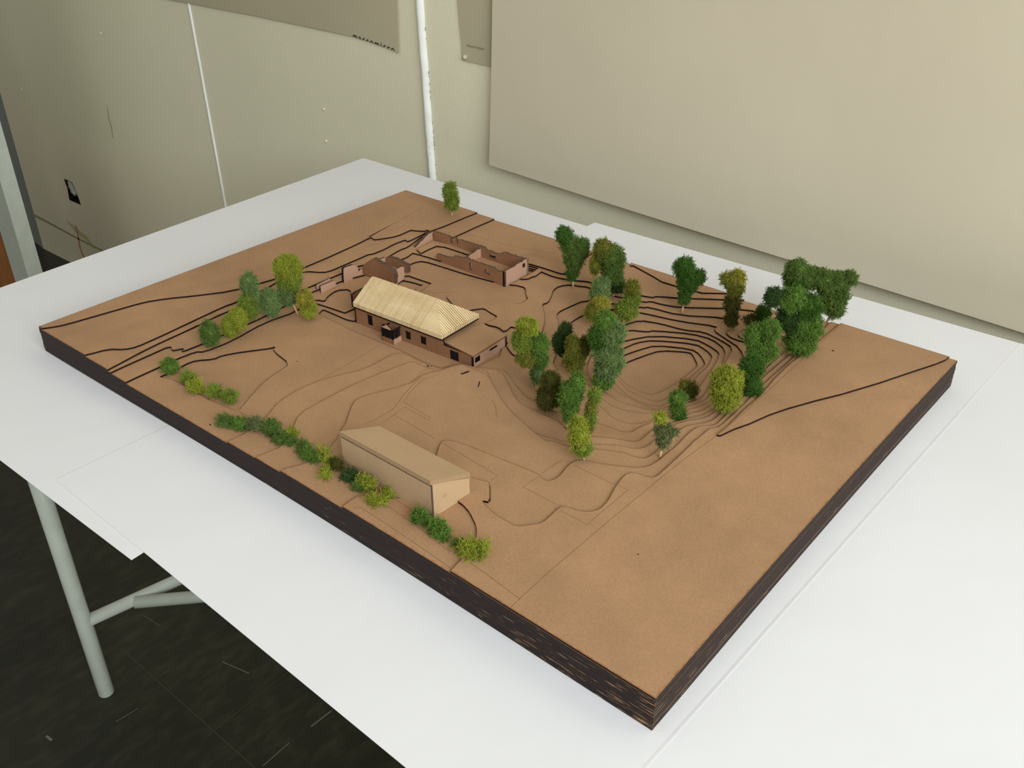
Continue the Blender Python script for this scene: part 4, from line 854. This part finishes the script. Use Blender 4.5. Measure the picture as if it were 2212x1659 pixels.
# ------------------------------------------------------------------ moss trees and shrubs
vh = Vector((R[2][0], R[2][1], 0)).normalized(); side = Vector((vh.y, -vh.x, 0))
def moss_mesh(name, c, rx_, ry_, rz_, col, seed, dens=1.0, fil=.00031, tl=.0050, parent=None, core=.70, wild=0.0, flat=0):
    rg = np.random.default_rng(seed)
    area_ = 4 * math.pi * ((rx_ * ry_) ** 1.6 / 3 + (rx_ * rz_) ** 1.6 / 3 + (ry_ * rz_) ** 1.6 / 3) ** (1 / 1.6)
    N = int(max(60, area_ * 1e6 * .55 * dens))
    u = rg.normal(size=(N, 3)); u /= np.linalg.norm(u, axis=1)[:, None]
    rad = rg.uniform(.60, .97, N)
    lump = 1 + .10 * np.sin(u[:, 0] * 5 + seed) * np.cos(u[:, 2] * 4 + seed * 1.7) + .08 * np.sin(u[:, 1] * 9 + seed * .6) * np.sin(u[:, 2] * 8 + seed) + .07 * np.sin(u[:, 0] * 13 + seed * 3) * np.sin(u[:, 2] * 12 + seed * 2)
    sc_ = np.array([rx_, ry_, rz_]); P0 = u * sc_ * (rad * lump)[:, None]
    if flat: P0[:, 2] = np.maximum(P0[:, 2], -rz_ * .8)
    nrm = u / sc_; nrm /= np.linalg.norm(nrm, axis=1)[:, None]
    segs = []                                   # list of (A, B, ra, rb)
    def rnddir(base, k): d = base + rg.normal(size=base.shape) * k; return d / np.linalg.norm(d, axis=1)[:, None]
    L = tl * rg.uniform(.6, 1.15, N)[:, None] / 3
    if wild: L = L * (1 + wild * rg.random((N, 1)))
    d = rnddir(nrm * .5, .9); p = P0; joints = []
    for i in range(3):
        q = p + d * L; r0, r1 = fil * (1 - i * .15), fil * (1 - (i + 1) * .15); segs.append((p, q, r0, r1)); joints.append((q, d)); p = q; d = rnddir(d + nrm * .1, .78)
    for (jp, jd) in joints[:2]:
        p = jp; d = rnddir(jd, .9)
        for i in range(2): q = p + d * L * .8; segs.append((p, q, fil * .78, fil * .6)); p = q; d = rnddir(d, .6)
    A = np.concatenate([s[0] for s in segs]); B = np.concatenate([s[1] for s in segs]); ra = np.concatenate([np.full(len(s[0]), s[2]) for s in segs]); rb = np.concatenate([np.full(len(s[0]), s[3]) for s in segs])
    dv = B - A; dv /= np.linalg.norm(dv, axis=1)[:, None]
    h = np.where(np.abs(dv[:, 2:3]) < .9, np.array([[0, 0, 1.]]), np.array([[1., 0, 0]])); a = np.cross(dv, h); a /= np.linalg.norm(a, axis=1)[:, None]; b = np.cross(dv, a)
    K = len(A); vs = np.zeros((K, 6, 3))
    for j in range(3):
        t = 2 * math.pi * j / 3; o_ = a * math.cos(t) + b * math.sin(t); vs[:, j] = A + o_ * ra[:, None]; vs[:, 3 + j] = B + o_ * rb[:, None]
    base_f = np.array([[0, 1, 4, 3], [1, 2, 5, 4], [2, 0, 3, 5]]); fs = (base_f[None] + (np.arange(K) * 6)[:, None, None]).reshape(-1, 4)
    vs = vs.reshape(-1, 3)
    # soft core so that one cannot look straight through
    if core > 0:
        nu, nv = 18, 12; cv = []
        for i in range(nv + 1):
            ph = math.pi * i / nv
            for j in range(nu):
                th_ = 2 * math.pi * j / nu; w_ = np.array([math.sin(ph) * math.cos(th_), math.sin(ph) * math.sin(th_), math.cos(ph)]); cv.append(w_ * sc_ * core * (1 + .12 * math.sin(w_[0] * 7 + seed + w_[2] * 5)))
        n0 = len(vs); vs = np.concatenate([vs, np.array(cv)]); cf = [[n0 + i * nu + j, n0 + (i + 1) * nu + j, n0 + (i + 1) * nu + (j + 1) % nu, n0 + i * nu + (j + 1) % nu] for i in range(nv) for j in range(nu)]
        fs = np.concatenate([fs, np.array(cf)])
    vs = vs + np.array(c)[None]
    me = bpy.data.meshes.new(name); me.vertices.add(len(vs)); me.vertices.foreach_set('co', vs.ravel().astype(np.float32))
    me.loops.add(len(fs) * 4); me.loops.foreach_set('vertex_index', fs.ravel().astype(np.int32)); me.polygons.add(len(fs)); me.polygons.foreach_set('loop_start', (np.arange(len(fs)) * 4).astype(np.int32))
    try: me.polygons.foreach_set('loop_total', np.full(len(fs), 4, dtype=np.int32))
    except Exception: pass
    me.materials.append(MOSS[col]); me.update(calc_edges=True)
    o = bpy.data.objects.new(name, me); COL.objects.link(o)
    if parent: attach(o, parent)
    return o
SEED = [100]
CN = {'lime': 'yellow-green', 'lime2': 'fresh green', 'yellow': 'mustard yellow', 'olive': 'olive', 'green': 'green', 'pale': 'pale green', 'deep': 'deep green', 'dark': 'dark green', 'mid': 'mid green', 'darkolive': 'dark olive', 'grey': 'grey-green'}
def on_plane(u, v, b):                         # pixel onto the upright plane through b facing the camera sideways
    d = Vector(ray(u, v)); t = (b - Vector(CAM)).dot(vh) / d.dot(vh); return Vector(CAM) + d * t
def tree(base, level, blobs, label, group='moss trees on the site model', trunk=True, dens=1.0, name='moss_tree'):
    b = onz(*base, Z(level)); e = empty(name, b, label, 'model tree' if name == 'moss_tree' else 'model shrub', group)
    cols = {bl[4] for bl in blobs}
    zlow = 1e9; tops = None; first = None
    for bl in blobs:
        u, v, ru, rv, col = bl[:5]; dpt = bl[5] if len(bl) > 5 else 0
        c = on_plane(u, v, b + vh * dpt); pxm = F_PX / (R[2] @ (np.array(c) - CAM)); rx_ = ru / pxm; rz_ = rv / pxm * 1.08
        SEED[0] += 1; dy_ = (rx_ + min(rx_, rz_)) / 2 * (.95)
        o = moss_mesh('foliage', (c.x, c.y, c.z), rx_ * .93, dy_ * .93, rz_ * .93, col, SEED[0], dens, parent=e)
        if len(cols) > 1: o['label'] = CN[col] + ' clump of moss'
        if first is None or c.z < first.z: first = c
    if trunk:
        mb = MB(); mb.tube([b - Vector((0, 0, .001)), b * .5 + first * .5 + Vector((0, 0, 0)), first], [.0013, .0012, .0011], 10); mb.build('trunk', [STICK], e, True)
    return e
G1 = 'moss trees on the site model'
tree((540, 690), 1, [(538, 614, 20, 27, 'pale'), (554, 648, 15, 27, 'pale')], 'slender pale green moss tree, topmost of the left group')
tree((538, 694), 1, [(536, 660, 22, 33, 'lime2')], 'olive yellow moss tree in the left group below the slender pale one')
tree((584, 688), 1, [(584, 652, 22, 34, 'pale')], 'round pale green moss tree standing alone between the two left groups')
tree((503, 725), 1, [(514, 690, 20, 26, 'lime'), (497, 706, 19, 27, 'lime')], 'bright yellow-green moss tree low in the left group', trunk=False)
tree((456, 747), 1, [(454, 720, 22, 29, 'mid')], 'dark green moss bush at the lower left end of the left group', trunk=False)
tree((644, 679), 0, [(622, 580, 35, 31, 'lime'), (625, 606, 32, 22, 'lime2'), (622, 634, 24, 28, 'pale')], 'tall moss tree with yellow-green top and grey-green lower half left of the house')
tree((668, 690), 0, [(659, 645, 19, 20, 'yellow'), (667, 668, 17, 21, 'lime')], 'small mustard yellow moss tree at the foot of the tall left tree')
tree((976, 465), 5, [(972, 414, 17, 22, 'lime2'), (976, 436, 17, 20, 'lime2')], 'lone fresh green moss tree near the far corner of the model')
tree((1238, 620), 1, [(1219, 508, 20, 20, 'deep'), (1238, 535, 28, 28, 'mid'), (1260, 535, 14, 23, 'mid'), (1240, 562, 23, 27, 'mid'), (1237, 589, 13, 20, 'deep')], 'tall tapering green moss tree with bare pale trunk right of the long ruin')
tree((1325, 638), 2, [(1302, 539, 23, 24, 'olive'), (1318, 556, 30, 30, 'mid'), (1332, 562, 20, 30, 'mid'), (1322, 590, 26, 26, 'mid'), (1332, 617, 20, 18, 'dark'), (1286, 572, 11, 26, 'olive')], 'large moss tree with olive crown and dark green foot by the far edge')
tree((1297, 688), -1, [(1299, 618, 20, 20, 'pale'), (1294, 638, 22, 22, 'pale')], 'pale green rounded moss tree in front of the large olive crowned one')
tree((1294, 700), -1, [(1297, 656, 22, 17, 'yellow'), (1280, 675, 17, 20, 'olive')], 'mustard coloured moss bush above the big centre tree', trunk=False)
tree((1347, 694), -1, [(1366, 622, 17, 20, 'olive'), (1366, 646, 20, 22, 'lime2'), (1352, 670, 27, 22, 'lime2')], 'ragged olive-lime moss tree at the head of the terraces')
tree((1150, 838), -1, [(1140, 705, 28, 18, 'lime'), (1128, 738, 25, 26, 'lime2'), (1166, 742, 21, 26, 'green'), (1136, 775, 22, 18, 'olive'), (1170, 776, 17, 20, 'green')], 'two-toned moss tree with yellow-green top beside the house annex')
tree((1157, 838), -1, [(1161, 808, 16, 25, 'pale')], 'thin grey-green moss bush under the two-toned tree by the annex')
tree((1182, 892), 0, [(1190, 825, 22, 26, 'darkolive'), (1182, 858, 24, 33, 'darkolive'), (1203, 850, 8, 36, 'lime2')], 'dark olive moss tree low on the slope left of the central green cone')
tree((1215, 790), -2, [(1222, 712, 15, 16, 'dark'), (1214, 742, 21, 30, 'dark')], 'very dark green moss tree behind the central group')
tree((1240, 812), -2, [(1238, 745, 19, 22, 'olive'), (1241, 778, 25, 27, 'olive'), (1262, 750, 13, 26, 'darkolive')], 'olive moss tree with loose lime strands in the central group')
tree((1225, 924), 1, [(1246, 828, 18, 28, 'green'), (1233, 852, 27, 33, 'green'), (1230, 880, 20, 22, 'green'), (1226, 902, 8, 14, 'green')], 'green cone-shaped moss tree tapering to its foot in the centre')
tree((1300, 845), -3, [(1307, 695, 25, 25, 'green'), (1322, 722, 33, 32, 'pale'), (1292, 728, 22, 32, 'deep'), (1314, 765, 36, 28, 'pale'), (1312, 798, 32, 25, 'pale'), (1302, 824, 25, 19, 'green'), (1334, 782, 16, 18, 'pale')], 'tallest and widest moss tree of the central group, green with pale lower half')
tree((1270, 938), 1, [(1284, 855, 15, 17, 'lime2'), (1277, 880, 12, 18, 'olive'), (1274, 904, 13, 20, 'lime2'), (1272, 925, 9, 12, 'olive')], 'slim lime moss tree behind the yellow-green one with a white foot')
tree((1261, 992), 4, [(1248, 920, 19, 22, 'lime'), (1251, 945, 24, 25, 'lime'), (1259, 968, 22, 18, 'lime2')], 'bright yellow-green moss tree, frontmost of the central group')
tree((1474, 674), 1, [(1478, 580, 25, 26, 'deep'), (1510, 598, 14, 17, 'deep'), (1485, 612, 25, 24, 'deep'), (1478, 643, 13, 18, 'deep')], 'deep green heart-shaped moss tree with thin trunk behind the terraces')
tree((1574, 708), 1, [(1571, 603, 17, 14, 'olive'), (1592, 600, 20, 18, 'yellow'), (1588, 622, 22, 20, 'olive'), (1582, 655, 18, 27, 'darkolive'), (1580, 688, 15, 20, 'darkolive')], 'narrow olive-brown moss tree with mustard top at the far edge')
tree((1733, 690), 2, [(1722, 586, 30, 27, 'mid'), (1750, 600, 28, 26, 'mid'), (1722, 606, 33, 24, 'deep')], 'rearmost left moss tree of the big right-hand cluster')
tree((1786, 694), 2, [(1780, 607, 30, 27, 'mid'), (1810, 612, 27, 27, 'mid'), (1836, 600, 18, 15, 'mid'), (1800, 640, 36, 28, 'mid'), (1803, 668, 24, 20, 'mid')], 'broad ragged green moss tree, rightmost of the cluster at the far edge')
tree((1728, 772), 3, [(1672, 642, 22, 23, 'dark'), (1712, 648, 32, 30, 'green'), (1745, 662, 36, 30, 'deep'), (1703, 690, 30, 30, 'dark'), (1738, 702, 44, 34, 'green'), (1728, 740, 40, 27, 'green')], 'biggest dense green moss tree in the right-hand cluster')
tree((1642, 722), 1, [(1650, 676, 17, 18, 'deep'), (1628, 694, 24, 13, 'darkolive')], 'small dark moss bush left behind the right-hand cluster')
tree((1645, 800), 0, [(1627, 725, 21, 26, 'green'), (1662, 715, 26, 28, 'green'), (1646, 755, 37, 26, 'green')], 'two-lobed bright green moss tree at the rim of the terraces')
tree((1625, 862), 1, [(1626, 790, 28, 24, 'deep'), (1618, 808, 26, 22, 'deep'), (1626, 836, 22, 22, 'deep')], 'dark green moss tree beneath the two-lobed one at the quarry rim')
tree((1562, 900), 1, [(1570, 825, 38, 34, 'lime'), (1568, 855, 35, 30, 'lime'), (1566, 876, 20, 12, 'lime2')], 'round bright yellow moss ball tree on the right-hand terraces', dens=1.0)
tree((1465, 910), -2, [(1464, 861, 20, 18, 'green'), (1464, 882, 17, 14, 'green'), (1467, 898, 15, 12, 'deep')], 'small green moss bush on the terraces in front of the pond floor', trunk=False)
tree((1488, 864), -5, [(1490, 842, 18, 18, 'darkolive'), (1478, 832, 10, 10, 'olive')], 'small dark brown-green moss bush on the lowest terraces', trunk=False)
tree((1425, 988), 3, [(1427, 904, 15, 11, 'lime'), (1433, 928, 19, 18, 'grey'), (1433, 952, 15, 20, 'grey'), (1456, 934, 9, 10, 'grey')], 'wispy grey-green moss tree with white foot, lowest on the right-hand slope')
def shrub(base, level, blobs, label, wild=.5, dens=.9):
    b = onz(*base, Z(level)); e = empty('moss_shrub', b, label, 'model shrub', 'moss shrubs in the front hedge row')
    cols = {bl[4] for bl in blobs}
    for (u, v, ru, rv, col) in blobs:
        zc_ = Z(level); c = onz(u, v + rv * .4, zc_); pxm = F_PX / (R[2] @ (np.array(c) - CAM)); rx_ = ru / pxm * .86; rz_ = min(rx_, rv / pxm) * .8
        SEED[0] += 1
        o = moss_mesh('foliage', (c.x, c.y, zc_ + rz_ * .8), rx_, max(rx_ * .7, rz_), rz_, col, SEED[0], dens, .00038, .0050, e, .55, wild, 1)
        if len(cols) > 1: o['label'] = CN[col] + ' clump of moss'
shrub((370, 805), 0, [(369, 792, 20, 22, 'green')], 'green moss shrub at the left end of the hedge row')
shrub((418, 850), 0, [(408, 817, 16, 16, 'lime2'), (424, 836, 20, 22, 'lime')], 'yellow-green moss shrub next to the green one at the row\'s left end')
shrub((470, 862), 0, [(464, 846, 17, 16, 'lime2')], 'lime moss shrub third from the left in the hedge row')
shrub((502, 870), 0, [(498, 858, 18, 17, 'lime2')], 'lime shrub with green tips ending the first piece of hedge')
shrub((490, 925), 0, [(488, 912, 22, 13, 'mid')], 'flat green moss shrub starting the second piece of hedge')
shrub((520, 930), 0, [(520, 919, 21, 14, 'green')], 'green moss shrub beside the flat one in the second hedge piece')
shrub((553, 932), 1, [(552, 919, 22, 16, 'grey')], 'grey-green moss shrub with pale stems in mid hedge')
shrub((590, 945), 1, [(588, 928, 22, 19, 'mid')], 'dark mossy shrub left of the lime tuft in the hedge')
shrub((615, 962), 1, [(606, 948, 18, 15, 'mid'), (625, 954, 18, 13, 'mid')], 'green moss shrub lying under the round lime tuft')
shrub((630, 950), 1, [(629, 939, 15, 13, 'lime')], 'small round lime tuft on top of the hedge')
shrub((660, 985), 2, [(655, 966, 16, 16, 'mid'), (666, 982, 16, 15, 'green')], 'green moss shrub left of the shed corner')
shrub((681, 1000), 2, [(680, 992, 14, 15, 'green')], 'small green moss shrub before the thin lime strand')
shrub((704, 1030), 3, [(698, 975, 7, 9, 'lime'), (705, 992, 8, 14, 'lime'), (703, 1015, 6, 14, 'lime'), (704, 1030, 8, 8, 'lime')], 'thin upright lime strand of moss beside the shed\'s left corner', 1.0, .7)
shrub((730, 1020), 3, [(728, 1005, 18, 14, 'darkolive')], 'brown-olive moss shrub at the shed\'s left corner')
shrub((757, 1045), 3, [(757, 1028, 18, 18, 'dark')], 'dark green moss shrub against the long wall of the shed')
shrub((775, 1060), 3, [(773, 1050, 14, 14, 'mid')], 'small green shrub below the dark one by the shed')
shrub((792, 1062), 4, [(785, 1040, 16, 14, 'lime'), (800, 1050, 14, 12, 'lime')], 'open lime moss tuft against the shed wall', 1.1, .6)
shrub((815, 1092), 4, [(806, 1082, 15, 11, 'lime'), (822, 1085, 14, 9, 'lime'), (836, 1074, 8, 8, 'lime'), (841, 1062, 6, 8, 'lime')], 'trailing lime moss tuft with a raised arm in front of the shed', 1.1, .6)
shrub((908, 1140), 4, [(909, 1120, 22, 18, 'green')], 'green moss shrub at the shed\'s near corner')
shrub((948, 1168), 4, [(946, 1142, 24, 20, 'green'), (956, 1156, 18, 14, 'green')], 'dense green moss shrub right of the shed\'s near corner')
shrub((992, 1188), 4, [(990, 1178, 13, 11, 'mid')], 'small dark green shrub beside the last lime tuft')
shrub((1020, 1205), 5, [(1006, 1190, 18, 13, 'lime'), (1022, 1184, 22, 16, 'lime'), (1040, 1186, 18, 15, 'lime'), (1020, 1200, 22, 10, 'lime')], 'spiky lime moss tuft ending the hedge at the front', 1.2, .6)
